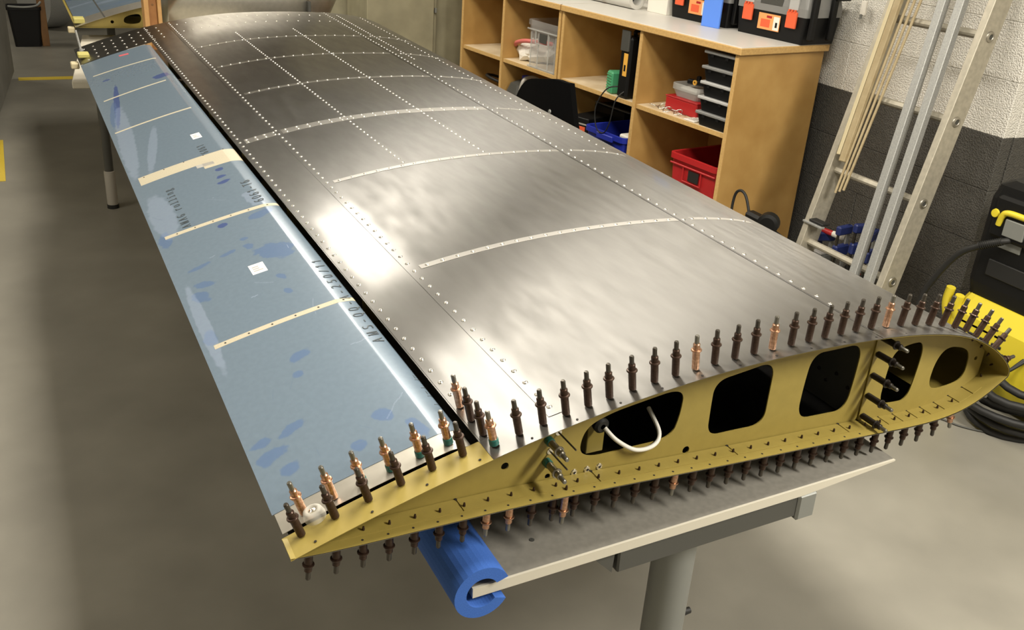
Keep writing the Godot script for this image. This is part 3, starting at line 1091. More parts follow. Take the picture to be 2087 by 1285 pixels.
# ================================================================ tables under the wing
func build_tables() -> void:
	# near table: the top leans a little up towards the leading edge
	var t := thing("work_table", "white work table with grey column leg under the near wing end", "table", Vector3(0.87, 0, -1.6))
	var tilt := Transform3D(Basis(Vector3(0, 0, 1), 0.0274), Vector3(0, 0.7585, 0))
	var top := mb()
	add_extrude(top, PackedVector2Array([Vector2(-0.404, 0), Vector2(0.402, 0), Vector2(0.402, -0.003), Vector2(0.2, -0.017), Vector2(-0.404, -0.017)]), tilt * Transform3D(Basis(), Vector3(0, 0, 0.671)), 0.004)
	obj("end_edge", top, m.table_edge, t)
	top = mb()
	add_extrude(top, PackedVector2Array([Vector2(-0.404, 0), Vector2(0.402, 0), Vector2(0.402, -0.003), Vector2(0.2, -0.017), Vector2(-0.404, -0.017)]), tilt * Transform3D(Basis(), Vector3(0, 0, 0.667)), 1.5)
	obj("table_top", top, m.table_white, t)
	for p in [[-0.28, 0.61], [0.36, 0.62]]:
		obj("top_screw", small_disc(tilt * Transform3D(Basis(), Vector3(p[0], 0.0, p[1])), 0.004, 0.0008), m.frame_dark, t)
	var bar := mb()
	add_box(bar, Vector3(0.025, -0.04, 0.652), Vector3(0.37, 0.042, 0.03), tilt, 0.003)
	obj("cross_beam", bar, m.frame_dark, t)
	bar = mb()
	add_box(bar, Vector3(0.21, -0.042, 0.652), Vector3(0.04, 0.052, 0.04), tilt, 0.004)
	obj("beam_cap", bar, m.frame_grey, t)
	bar = mb()
	add_extrude(bar, PackedVector2Array([Vector2(-0.205, -0.018), Vector2(-0.165, -0.018), Vector2(-0.168, -0.058)]), tilt * Transform3D(Basis(), Vector3(0, 0, 0.664)), 0.03)
	obj("corner_gusset", bar, m.frame_dark, t)
	obj("column_leg", lathe([Vector2(0, 0.02), Vector2(0.036, 0.02), Vector2(0.036, 0.71), Vector2(0, 0.705)], 28, Transform3D(Basis(), Vector3(0.005, 0, 0.6)), false), m.frame_grey, t)
	obj("height_knob", lathe([Vector2(0, 0), Vector2(0.007, 0), Vector2(0.006, 0.016), Vector2(0, 0.018)], 12, Transform3D(Basis(Vector3(0, 1, 0), Vector3(1, 0, 0), Vector3(0, 0, -1)), Vector3(0.046, 0.49, 0.6))), m.rubber, t)
	obj("foot_bar", box(Vector3(0.005, 0.015, 0.6), Vector3(0.5, 0.03, 0.07), 0.006), m.frame_grey, t)
	obj("column_leg", lathe([Vector2(0, 0.02), Vector2(0.041, 0.02), Vector2(0.041, 0.74), Vector2(0, 0.74)], 20, Transform3D(Basis(), Vector3(0.0, 0, -0.62))), m.frame_grey, t)
	obj("foot_bar", box(Vector3(0.0, 0.015, -0.62), Vector3(0.5, 0.03, 0.07), 0.006), m.frame_grey, t)
	obj("rest_block", box(Vector3(-0.12, 0.8, -0.3), Vector3(0.2, 0.085, 0.2), 0.004), m.cream_wood, t)
	# blue foam tube slit over the table edge
	var f := thing("foam_tube", "bright blue foam pipe sleeve slit over the white table edge", "foam tube", Vector3(0.478, 0.742, -0.922))
	var poly := PackedVector2Array()
	for k in 29:
		poly.append(Vector2.from_angle(lerpf(0.42, TAU - 0.5, k / 28.0)) * 0.0425)
	for k in 29:
		poly.append(Vector2.from_angle(lerpf(TAU - 0.62, 0.5, k / 28.0)) * 0.0245)
	var st := mb()
	add_extrude(st, poly, Transform3D(), 0.62)
	obj("foam_sleeve", st, m.foam_blue, f)
	# far table
	var g := thing("work_table", "white work table under the far wing end, standing on grey tube legs", "table", Vector3(0.66, 0, -4.85), -0.11)
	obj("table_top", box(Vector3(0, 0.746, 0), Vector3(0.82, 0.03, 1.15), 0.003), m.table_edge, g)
	obj("cross_beam", box(Vector3(0.0, 0.71, -0.06), Vector3(0.7, 0.04, 0.05), 0.003), m.frame_grey, g)
	for x in [-0.335, 0.335]:
		obj("leg", lathe([Vector2(0.0, 0.03), Vector2(0.021, 0.03), Vector2(0.023, 0.69), Vector2(0, 0.69)], 18, Transform3D(Basis(), Vector3(x, 0, -0.06))), m.frame_dark, g)
		obj("leg_sleeve", lathe([Vector2(0.026, 0.02), Vector2(0.026, 0.19), Vector2(0.021, 0.192)], 18, Transform3D(Basis(), Vector3(x, 0, -0.06))), m.frame_light, g)
		obj("foot", lathe([Vector2(0, 0), Vector2(0.028, 0), Vector2(0.028, 0.02), Vector2(0, 0.02)], 18, Transform3D(Basis(), Vector3(x, 0, -0.06))), m.rubber, g)
	obj("rest_block", box(Vector3(0.1, 0.802, 0.4), Vector3(0.2, 0.08, 0.12), 0.004), m.cream_wood, g)
	# clamp and rod at the far trailing tip
	var c := thing("wood_clamp", "small yellow and cream block clamp gripping the far trailing tip", "clamp", Vector3(0.228, 0.86, -4.2))
	obj("upper_jaw", box(Vector3(0.01, 0.03, 0), Vector3(0.042, 0.016, 0.06), 0.003), m.yellow_pale, c)
	obj("lower_jaw", box(Vector3(-0.026, -0.006, 0.02), Vector3(0.03, 0.022, 0.05), 0.003), m.cream_wood, c)
	var r := thing("steel_rod", "thin upright steel rod standing in the far trailing corner of the wing", "rod", Vector3(0.24, 0.878, -4.33))
	var rs := mb()
	add_rod(rs, Vector3(0, 0, 0), Vector3(-0.012, 0.085, -0.01), 0.0045, 10)
	obj("shaft", rs, m.galvanised, r)
	obj("nut", lathe([Vector2(0, 0.0), Vector2(0.009, 0.0), Vector2(0.009, 0.012), Vector2(0, 0.012)], 6), m.galvanised, r)


# ================================================================ shelf
const SHELF_AT := Vector3(2.748, 0, -3.255)
const SHELF_TURN := 0.11


func on_shelf(u: float, v: float, y: float) -> Vector3:
	# u along the front from the near end, v back from the front
	return SHELF_AT + Basis(Vector3.UP, SHELF_TURN) * Vector3(v, y, -u)


func build_shelf() -> void:
	var t := thing("shelf_unit", "long low plywood shelf unit with white top along the block wall", "shelf", SHELF_AT, SHELF_TURN)
	for s in [[0.0, 1.295, "a"], [1.305, 2.35, "b"]]:
		var mid: float = (s[0] + s[1]) / 2
		var l: float = s[1] - s[0]
		obj("top_board", box(Vector3(0.263, 1.03, -mid + (0.0 if s[2] == "b" else 0.01)), Vector3(0.56, 0.03, l + (0.0 if s[2] == "b" else 0.02)), 0.003), m.ply_edge, t)
		obj("top_laminate", box(Vector3(0.263, 1.0465, -mid + (0.0 if s[2] == "b" else 0.01)), Vector3(0.55, 0.005, l + (0.0 if s[2] == "b" else 0.012)), 0.001), m.laminate, t)
		obj("back_panel", box(Vector3(0.538, 0.52, -mid), Vector3(0.008, 0.99, l - 0.01), 0.001), m.plywood, t)
	for u in [0.011, 0.645, 1.284, 1.316, 1.87, 2.335]:
		obj("upright", box(Vector3(0.267, 0.507, -u), Vector3(0.534, 1.014, 0.021), 0.0015), m.plywood, t)
		obj("upright_edge", box(Vector3(-0.001, 0.507, -u), Vector3(0.003, 1.012, 0.02), 0.0005), m.ply_edge, t)
	for b in [[0.022, 0.634], [0.656, 1.273], [1.327, 1.859], [1.881, 2.324]]:
		var mid: float = (b[0] + b[1]) / 2
		var l: float = b[1] - b[0]
		obj("shelf_board", box(Vector3(0.27, 0.657, -mid), Vector3(0.52, 0.02, l - 0.002), 0.001), m.shelf_board, t)
		obj("board_edge", box(Vector3(0.008, 0.657, -mid), Vector3(0.004, 0.021, l - 0.002), 0.0008), m.ply_edge, t)
		obj("bottom_board", box(Vector3(0.27, 0.09, -mid), Vector3(0.52, 0.02, l - 0.002), 0.001), m.plywood, t)


func bin_shape(w: float, d: float, h: float, wall := 0.003, rim := 0.012, flare := 0.93) -> SurfaceTool:
	var st := mb()
	var r := 0.02
	add_loft(st, [rrect(w * flare, d * flare, r, 0), rrect(w, d, r, h - 0.03), rrect(w + rim * 2, d + rim * 2, r + rim, h - 0.028), rrect(w + rim * 2, d + rim * 2, r + rim, h - 0.002),
		rrect(w + rim, d + rim, r + rim / 2, h), rrect(w - wall * 2, d - wall * 2, r, h - 0.002), rrect((w - wall * 2) * flare, (d - wall * 2) * flare, r, wall)], Transform3D.IDENTITY, true, true)
	return st


func crate_details(o: Node3D, w: float, h: float, front_x: float, material: Material, dark: Material) -> void:
	# rib line and painted hand-hold shade on the side that faces -x
	obj("rib_line", box(Vector3(front_x - 0.004, h - 0.05, 0), Vector3(0.008, 0.008, w * 0.98), 0.002), material, o)
	for s in [-1, 1]:
		obj("handle_rib", box(Vector3(front_x - 0.003, h - 0.085, s * 0.06), Vector3(0.006, 0.07, 0.006), 0.001), material, o)
	obj("handle_rib", box(Vector3(front_x - 0.003, h - 0.12, 0), Vector3(0.006, 0.006, 0.126), 0.001), material, o)
	obj("hand_hold_shade", box(Vector3(front_x - 0.0015, h - 0.086, 0.01), Vector3(0.003, 0.05, 0.07), 0.001), dark, o)  # dark panel painted as the shade inside the hand hold


func tool_box(u0: float, u1: float, v0: float, label: String) -> void:
	var mid := (u0 + u1) / 2
	var l := u1 - u0
	var t := thing("tool_box", label, "toolbox", on_shelf(mid, v0 + 0.115, 1.049), SHELF_TURN, "toolboxes on the shelf top")
	var st := mb()
	add_loft(st, [rrect(0.215, l - 0.02, 0.012, 0), rrect(0.23, l, 0.012, 0.115)])
	obj("body", st, m.black_plastic, t)
	st = mb()
	add_loft(st, [rrect(0.236, l + 0.006, 0.012, 0.115), rrect(0.236, l + 0.006, 0.012, 0.15), rrect(0.22, l - 0.01, 0.02, 0.2), rrect(0.19, l - 0.05, 0.02, 0.21)])
	obj("lid", st, m.grey_plastic, t)
	obj("lid_tray", box(Vector3(0, 0.214, 0), Vector3(0.13, 0.02, l * 0.7), 0.004), m.red_pale, t)
	for s in [-1, 1]:
		var lt := obj("latch", box(Vector3(-0.121, 0.098, s * l * 0.32), Vector3(0.012, 0.07, 0.058), 0.003), m.orange, t)
		for k in 3:
			obj("latch_tooth", box(Vector3(-0.124, 0.136, s * l * 0.32 + (k - 1) * 0.017), Vector3(0.012, 0.012, 0.006), 0.001), m.orange, lt)
		obj("latch_seat", box(Vector3(-0.117, 0.165, s * l * 0.32), Vector3(0.01, 0.05, 0.052), 0.002), m.grey_light, t)
		obj("carry_handle", box(Vector3(s * 0.06 - 0.02, 0.115, l / 2 + 0.014), Vector3(0.032, 0.19, 0.022), 0.008), m.black_plastic, t)
	obj("handle_grip", box(Vector3(0.075, 0.205, l / 2 + 0.02), Vector3(0.1, 0.032, 0.03), 0.006), m.black_plastic, t)
	obj("recess", box(Vector3(-0.117, 0.16, 0.0), Vector3(0.006, 0.03, l * 0.32), 0.002), m.frame_dark, t)
	var lab := obj("label_panel", box(Vector3(-0.1165, 0.07, 0), Vector3(0.002, 0.07, 0.13), 0.0005), m.orange_pale, t)
	obj("label_stripe", box(Vector3(-0.118, 0.092, 0.0), Vector3(0.0012, 0.01, 0.03), 0.0003), m.red, lab)
	obj("label_block", box(Vector3(-0.118, 0.063, -0.02), Vector3(0.0012, 0.034, 0.055), 0.0003), m.orange, lab)
	obj("label_photo", box(Vector3(-0.118, 0.068, 0.045), Vector3(0.0012, 0.058, 0.034), 0.0003), m.paper, lab)
	obj("label_photo_tool", box(Vector3(-0.1188, 0.062, 0.047), Vector3(0.001, 0.022, 0.012), 0.0003), m.black_plastic, lab)


func build_shelf_goods() -> void:
	var turn := SHELF_TURN
	tool_box(-0.035, 0.375, 0.33, "black and grey toolbox with orange latches at the shelf's near end")
	tool_box(0.43, 0.84, 0.33, "black and grey toolbox partly hidden behind the blue sheet")
	var s := thing("blue_sheet", "bright blue flat sheet standing upright against the second toolbox", "sheet", on_shelf(0.485, 0.28, 1.049), turn + 0.15)
	obj("sheet_panel", box(Vector3(0, 0.13, 0), Vector3(0.012, 0.26, 0.105), 0.002), m.blue_light, s)
	s = thing("white_box", "small plain white carton on the shelf top beside the grey roll", "box", on_shelf(0.93, 0.39, 1.049), turn)
	obj("carton", box(Vector3(0, 0.045, 0), Vector3(0.13, 0.09, 0.15), 0.002), m.paper, s)
	obj("flap_lid", box(Vector3(0, 0.091, 0), Vector3(0.132, 0.004, 0.152), 0.001), m.card, s)
	s = thing("paper_roll", "long grey white hollow roll lying on the shelf top", "roll", on_shelf(1.06, 0.3, 1.104), turn)
	obj("roll", lathe([Vector2(0.034, 0.0), Vector2(0.055, 0.0), Vector2(0.055, 0.7), Vector2(0.034, 0.7), Vector2(0.034, 0.0)], 28, Transform3D(Basis(Vector3(1, 0, 0), Vector3(0, 0, -1), Vector3(0, 1, 0)), Vector3.ZERO)), m.card, s)
	obj("core", lathe([Vector2(0.033, 0.01), Vector2(0.0, 0.011)], 20, Transform3D(Basis(Vector3(1, 0, 0), Vector3(0, 0, -1), Vector3(0, 1, 0)), Vector3(0, 0, -0.05))), m.frame_dark, s)
	# bay one
	s = thing("cable_coil", "dark coiled cable lying low in the farthest shelf bay", "cable", on_shelf(2.1, 0.2, 0.101), turn)
	var ring := []
	for k in 60:
		var a := TAU * k / 14.0
		ring.append(Vector3(0.13 * cos(a), 0.02 + 0.005 * k + 0.14 * absf(sin(a * 0.5)), 0.13 * sin(a)))
	obj("loops", tube(ring, 0.009, 6), m.rubber, s)
	# bay two
	s = thing("clear_crate", "clear plastic storage crate on the upper shelf board", "crate", on_shelf(1.475, 0.17, 0.668), turn)
	obj("tub", bin_shape(0.32, 0.29, 0.26, 0.004, 0.008, 0.95), m.clear_plastic, s)
	for z in [-0.11, -0.04, 0.06, 0.125]:
		obj("rib", box(Vector3(-0.16, 0.1, z), Vector3(0.006, 0.19, 0.006), 0.001), m.clear_edge, s)
	crate_details(s, 0.29, 0.26, -0.164, m.clear_edge, m.frame_dark)
	obj("base_rim", box(Vector3(-0.155, 0.006, 0), Vector3(0.01, 0.01, 0.28), 0.002), m.clear_edge, s)
	s = thing("plastic_bag", "crumpled white plastic bag with red band behind the clear crate", "bag", on_shelf(1.74, 0.16, 0.668), turn)
	var bag := mb()
	for k in 3:
		var rr := []
		for i in 6:
			var q := []
			var rad: float = [0.04, 0.085, 0.1, 0.09, 0.06, 0.015][i] * (1.0 + 0.1 * k)
			for j in 12:
				var a := TAU * j / 12
				q.append(Vector3(rad * cos(a) * (1.0 + 0.14 * sin(j * 2.3 + k + i)), [0.0, 0.01, 0.04, 0.07, 0.1, 0.115][i] + 0.01 * sin(j * 1.7 + i), rad * sin(a) * (1.0 + 0.16 * cos(j * 3.1 + k))))
			rr.append(q)
		add_loft(bag, rr, Transform3D(Basis(Vector3.UP, k * 0.8), Vector3(0.02 * k, 0, 0.035 * (k - 1))))
	obj("bag_body", bag, m.paper, s)
	obj("red_band", tube(spline([Vector3(-0.07, 0.075, -0.12), Vector3(-0.1, 0.1, -0.06), Vector3(-0.1, 0.122, 0.03), Vector3(-0.06, 0.125, 0.12), Vector3(0.0, 0.12, 0.15)], 5), 0.012, 8), m.red_pale, s)
	s = thing("canister", "grey jerry can with blue cap standing in the second bay", "canister", on_shelf(1.775, 0.12, 0.101), turn)
	var jug := mb()
	add_loft(jug, [rrect(0.2, 0.15, 0.03, 0), rrect(0.21, 0.16, 0.03, 0.05), rrect(0.21, 0.16, 0.03, 0.36), rrect(0.16, 0.12, 0.03, 0.43), rrect(0.06, 0.06, 0.02, 0.45)])
	obj("can_body", jug, m.frame_dark, s)
	obj("can_panel", box(Vector3(-0.106, 0.22, 0), Vector3(0.006, 0.22, 0.1), 0.003), m.frame_grey, s)
	obj("carry_handle", tube(spline([Vector3(-0.08, 0.4, 0.07), Vector3(-0.06, 0.47, 0.075), Vector3(0.03, 0.47, 0.07), Vector3(0.07, 0.4, 0.06)], 5), 0.012, 8), m.frame_light, s)
	obj("cap", lathe([Vector2(0.024, 0.45), Vector2(0.024, 0.475), Vector2(0, 0.477)], 16), m.blue, s)
	# bay three
	s = thing("tool_case", "tall black narrow tool case with amber label standing in the third bay", "case", on_shelf(0.765, 0.12, 0.668), turn)
	obj("case_body", box(Vector3(0, 0.15, 0), Vector3(0.22, 0.3, 0.08), 0.012), m.black_plastic, s)
	obj("case_rib", box(Vector3(-0.113, 0.28, 0), Vector3(0.012, 0.1, 0.06), 0.004), m.frame_dark, s)
	obj("carry_handle", tube(spline([Vector3(-0.05, 0.295, 0), Vector3(-0.05, 0.325, 0), Vector3(0.06, 0.325, 0), Vector3(0.06, 0.295, 0)], 4), 0.01, 8), m.black_plastic, s)
	obj("amber_label", box(Vector3(-0.1115, 0.165, 0.012), Vector3(0.003, 0.11, 0.03), 0.001), m.amber, s)
	obj("label_figure", box(Vector3(-0.1135, 0.15, 0.012), Vector3(0.002, 0.03, 0.012), 0.0005), m.black_plastic, s)
	s = thing("green_box", "small green ribbed plastic box beside the black case", "box", on_shelf(0.875, 0.07, 0.668), turn - 0.3)
	obj("box_body", box(Vector3(0, 0.055, 0), Vector3(0.09, 0.11, 0.07), 0.008), m.green_box, s)
	for k in 6:
		obj("rib", box(Vector3(-0.046, 0.022 + 0.014 * k, 0), Vector3(0.004, 0.005, 0.06), 0.001), m.green_box, s)
	s = thing("power_cable", "thin dark cord looping down over the third bay's shelf board", "cord", on_shelf(0.79, -0.01, 0.7), turn)
	obj("cord", tube(spline([Vector3(0.04, 0.02, 0.0), Vector3(-0.01, 0.0, -0.05), Vector3(-0.03, -0.1, -0.1), Vector3(-0.03, -0.2, -0.08), Vector3(-0.02, -0.22, -0.03), Vector3(-0.02, -0.16, 0.01), Vector3(-0.012, -0.04, 0.03), Vector3(0.03, 0.01, 0.05)], 7), 0.0035, 6), m.rubber, s)
	s = thing("blue_bin", "open blue plastic bin in the lower third bay", "bin", on_shelf(0.83, 0.16, 0.101), turn)
	obj("tub", bin_shape(0.34, 0.31, 0.385, 0.004, 0.012, 0.86), m.blue, s)
	obj("front_grip", box(Vector3(-0.186, 0.36, 0.02), Vector3(0.014, 0.03, 0.13), 0.005), m.blue, s)
	obj("crumpled_paper", box(Vector3(-0.08, 0.37, 0.11), Vector3(0.1, 0.03, 0.09), 0.012), m.paper, s)
	s = thing("product_box", "black carton with an orange picture beside the blue bin", "box", on_shelf(1.09, 0.1, 0.101), turn + 0.2)
	obj("carton", box(Vector3(0, 0.2, 0), Vector3(0.2, 0.4, 0.13), 0.003), m.black_plastic, s)
	obj("carton_picture", box(Vector3(-0.101, 0.32, 0.01), Vector3(0.002, 0.07, 0.07), 0.0005), m.orange, s)
	obj("carton_band", box(Vector3(-0.101, 0.368, 0.01), Vector3(0.002, 0.008, 0.1), 0.0005), m.label_grey, s)
	s = thing("metal_case", "dark metal case with light rim behind the product carton", "case", on_shelf(1.13, 0.37, 0.101), turn)
	obj("case_body", box(Vector3(0, 0.21, 0), Vector3(0.25, 0.42, 0.26), 0.006), m.black_plastic, s)
	obj("case_rim", box(Vector3(-0.1, 0.423, 0), Vector3(0.02, 0.006, 0.32), 0.001), m.frame_grey, s)
	# bay four
	for k in 5:
		var o := thing("organiser_box", "black drawer box with grey lid, %s of the stack of five" % ["lowest", "second from bottom", "middle", "second from top", "topmost"][k], "box", on_shelf(0.122 + rng.randf_range(-0.004, 0.004), 0.15, 0.668 + 0.067 * k), turn, "stacked organiser boxes")
		var tray := mb()
		add_loft(tray, [rrect(0.26, 0.17, 0.012, 0), rrect(0.28, 0.186, 0.012, 0.052)])
		obj("tray", tray, m.black_plastic, o)
		obj("lid", box(Vector3(0, 0.058, 0), Vector3(0.296, 0.0135, 0.196), 0.004), m.grey_light if k in [1, 2] else m.grey_plastic, o)
		for z in [-0.045, 0.045]:
			obj("lid_clip", box(Vector3(-0.145, 0.047, z), Vector3(0.006, 0.014, 0.016), 0.001), m.black_plastic, o)
	s = thing("red_box", "flat red box under the clear tub on the upper board", "box", on_shelf(0.4, 0.18, 0.668), turn)
	obj("box_body", box(Vector3(0, 0.032, 0), Vector3(0.2, 0.064, 0.22), 0.004), m.red, s)
	obj("box_lid", box(Vector3(0, 0.066, 0), Vector3(0.204, 0.006, 0.224), 0.002), m.red, s)
	s = thing("clear_tub", "clear plastic food tub full of small parts on the red box", "tub", on_shelf(0.4, 0.16, 0.738), turn)
	obj("tub", bin_shape(0.13, 0.18, 0.062, 0.002, 0.006, 0.85), m.clear_edge, s)
	obj("tub_filling", box(Vector3(0, 0.025, 0), Vector3(0.09, 0.04, 0.13), 0.01), m.card, s)
	s = thing("hand_tool", "small black hand tool lying across the clear tub", "tool", on_shelf(0.375, 0.15, 0.802), turn)
	var ht := mb()
	add_box(ht, Vector3(0, 0.012, -0.01), Vector3(0.03, 0.022, 0.09), Transform3D(Basis(Vector3.UP, 0.3)), 0.005)
	add_box(ht, Vector3(0.0, 0.028, 0.0), Vector3(0.02, 0.03, 0.02), Transform3D.IDENTITY, 0.004)
	obj("tool_body", ht, m.black_plastic, s)
	obj("brass_ring", lathe([Vector2(0.006, 0), Vector2(0.012, 0.0), Vector2(0.012, 0.006), Vector2(0.006, 0.006), Vector2(0.006, 0.0)], 14, Transform3D(Basis(Vector3(0, 1, 0), Vector3(-1, 0, 0), Vector3(0, 0, 1)), Vector3(-0.02, 0.014, 0.0))), m.amber, s)
	for k in 7:
		var kr := thing("key_ring", "small shiny split ring lying loose on the upper shelf board", "ring", on_shelf(0.36 + 0.032 * k, 0.05 + 0.012 * (k % 3), 0.669), turn, "loose split rings")
		kr.rotation.z = 0.5 if k % 2 else -0.3
		kr.position.y += 0.008
		var rp := []
		for j in 17:
			rp.append(Vector3(0.021 * cos(TAU * j / 16), 0, 0.021 * sin(TAU * j / 16)))
		obj("ring", tube(rp, 0.0024, 6), m.chrome, kr)
	s = thing("paper_note", "small printed white paper note beside the organiser stack", "paper", on_shelf(0.265, 0.055, 0.668), turn)
	obj("note", box(Vector3(0, 0.003, 0), Vector3(0.08, 0.005, 0.07), 0.0008), m.paper, s)
	for k in 4:
		obj("note_print", box(Vector3(-0.02 + 0.013 * k, 0.0058, 0), Vector3(0.004, 0.0008, 0.045), 0.0002), m.label_grey, s)
	s = thing("red_crate", "large red plastic crate in the lower nearest bay", "crate", on_shelf(0.195, 0.2, 0.101), turn)
	obj("tub", bin_shape(0.36, 0.31, 0.405, 0.004, 0.012, 0.9), m.red, s)
	crate_details(s, 0.31, 0.405, -0.182, m.red, m.hole)
	# chair between the wing and the shelf
	s = thing("office_chair", "black low-backed chair turned to the shelf behind the wing", "chair", Vector3(2.36, 0, -3.95), 0.0)
	var back := mb()
	var rings := []
	for i in 2:
		pass
	var n := 14
	for i in n:
		for j in 6:
			var q := []
			for c in [[i, j], [i + 1, j], [i + 1, j + 1], [i, j + 1]]:
				var f := float(c[1]) / 6
				var z := lerpf(-0.25, 0.27 + 0.05 * (1.0 - f), float(c[0]) / n)
				var hgt := lerpf(0.46, 0.745 + 0.19 * (z + 0.25) - 0.13 * pow(clampf((-z - 0.02) / 0.23, 0, 1), 2.0) - 0.02 * pow(clampf((z - 0.14) / 0.11, 0, 1), 2.0), f)
				q.append(Vector3(-0.18 + 0.5 * z * z - 0.04 * f, hgt, z))
			quad(back, q[3], q[2], q[1], q[0])
			var w := []
			for v in q:
				w.append(v + Vector3(0.025, 0, 0))
			quad(back, w[0], w[1], w[2], w[3])
			if j == 5:
				quad(back, q[3], w[3], w[2], q[2])
			if i == 0:
				quad(back, q[0], w[0], w[3], q[3])
			if i == n - 1:
				quad(back, q[2], w[2], w[1], q[1])
			if j == 0:
				quad(back, q[1], w[1], w[0], q[0])
	obj("backrest", back, m.black_fabric, s)
	obj("seat", box(Vector3(0.06, 0.38, 0), Vector3(0.4, 0.05, 0.4), 0.02), m.black_fabric, s)
	obj("back_bolt", lathe([Vector2(0.011, 0), Vector2(0.009, 0.005), Vector2(0, 0.006)], 12, Transform3D(Basis(Vector3(0, 1, 0), Vector3(-1, 0, 0), Vector3(0, 0, 1)), Vector3(-0.2, 0.67, 0.14))), m.frame_grey, s)
	obj("back_post", box(Vector3(-0.155, 0.45, 0), Vector3(0.02, 0.14, 0.06), 0.004), m.black_plastic, s)
	for k in 4:
		var ax := 0.17 if k < 2 else -0.14
		var az := 0.18 if k % 2 else -0.18
		var lg := mb()
		add_rod(lg, Vector3(ax, 0.0, az * 1.1), Vector3(ax * 0.9 + 0.06, 0.36, az), 0.012, 10)
		obj("leg", lg, m.black_plastic, s)


# ================================================================ right-hand side: ladder, bars, clamps, washer
func lean(y: float, z: float, off := 0.0) -> Vector3:
	# a point on the ladder's leaning plane, off in front of it
	return Vector3(2.78 + 0.285 * y - off * 0.96, y + off * 0.27, z)


func bar_between(a: Vector3, b: Vector3, w: float, d: float, bev := 0.002) -> SurfaceTool:
	# a straight bar, w wide along z and d deep
	var y := (b - a).normalized()
	var z := Vector3(0, 0, 1)
	var x := y.cross(z).normalized()
	z = x.cross(y)
	var st := mb()
	add_box(st, Vector3(0, a.distance_to(b) / 2, 0), Vector3(d, a.distance_to(b), w), Transform3D(Basis(x, y, z), a), bev)
	return st


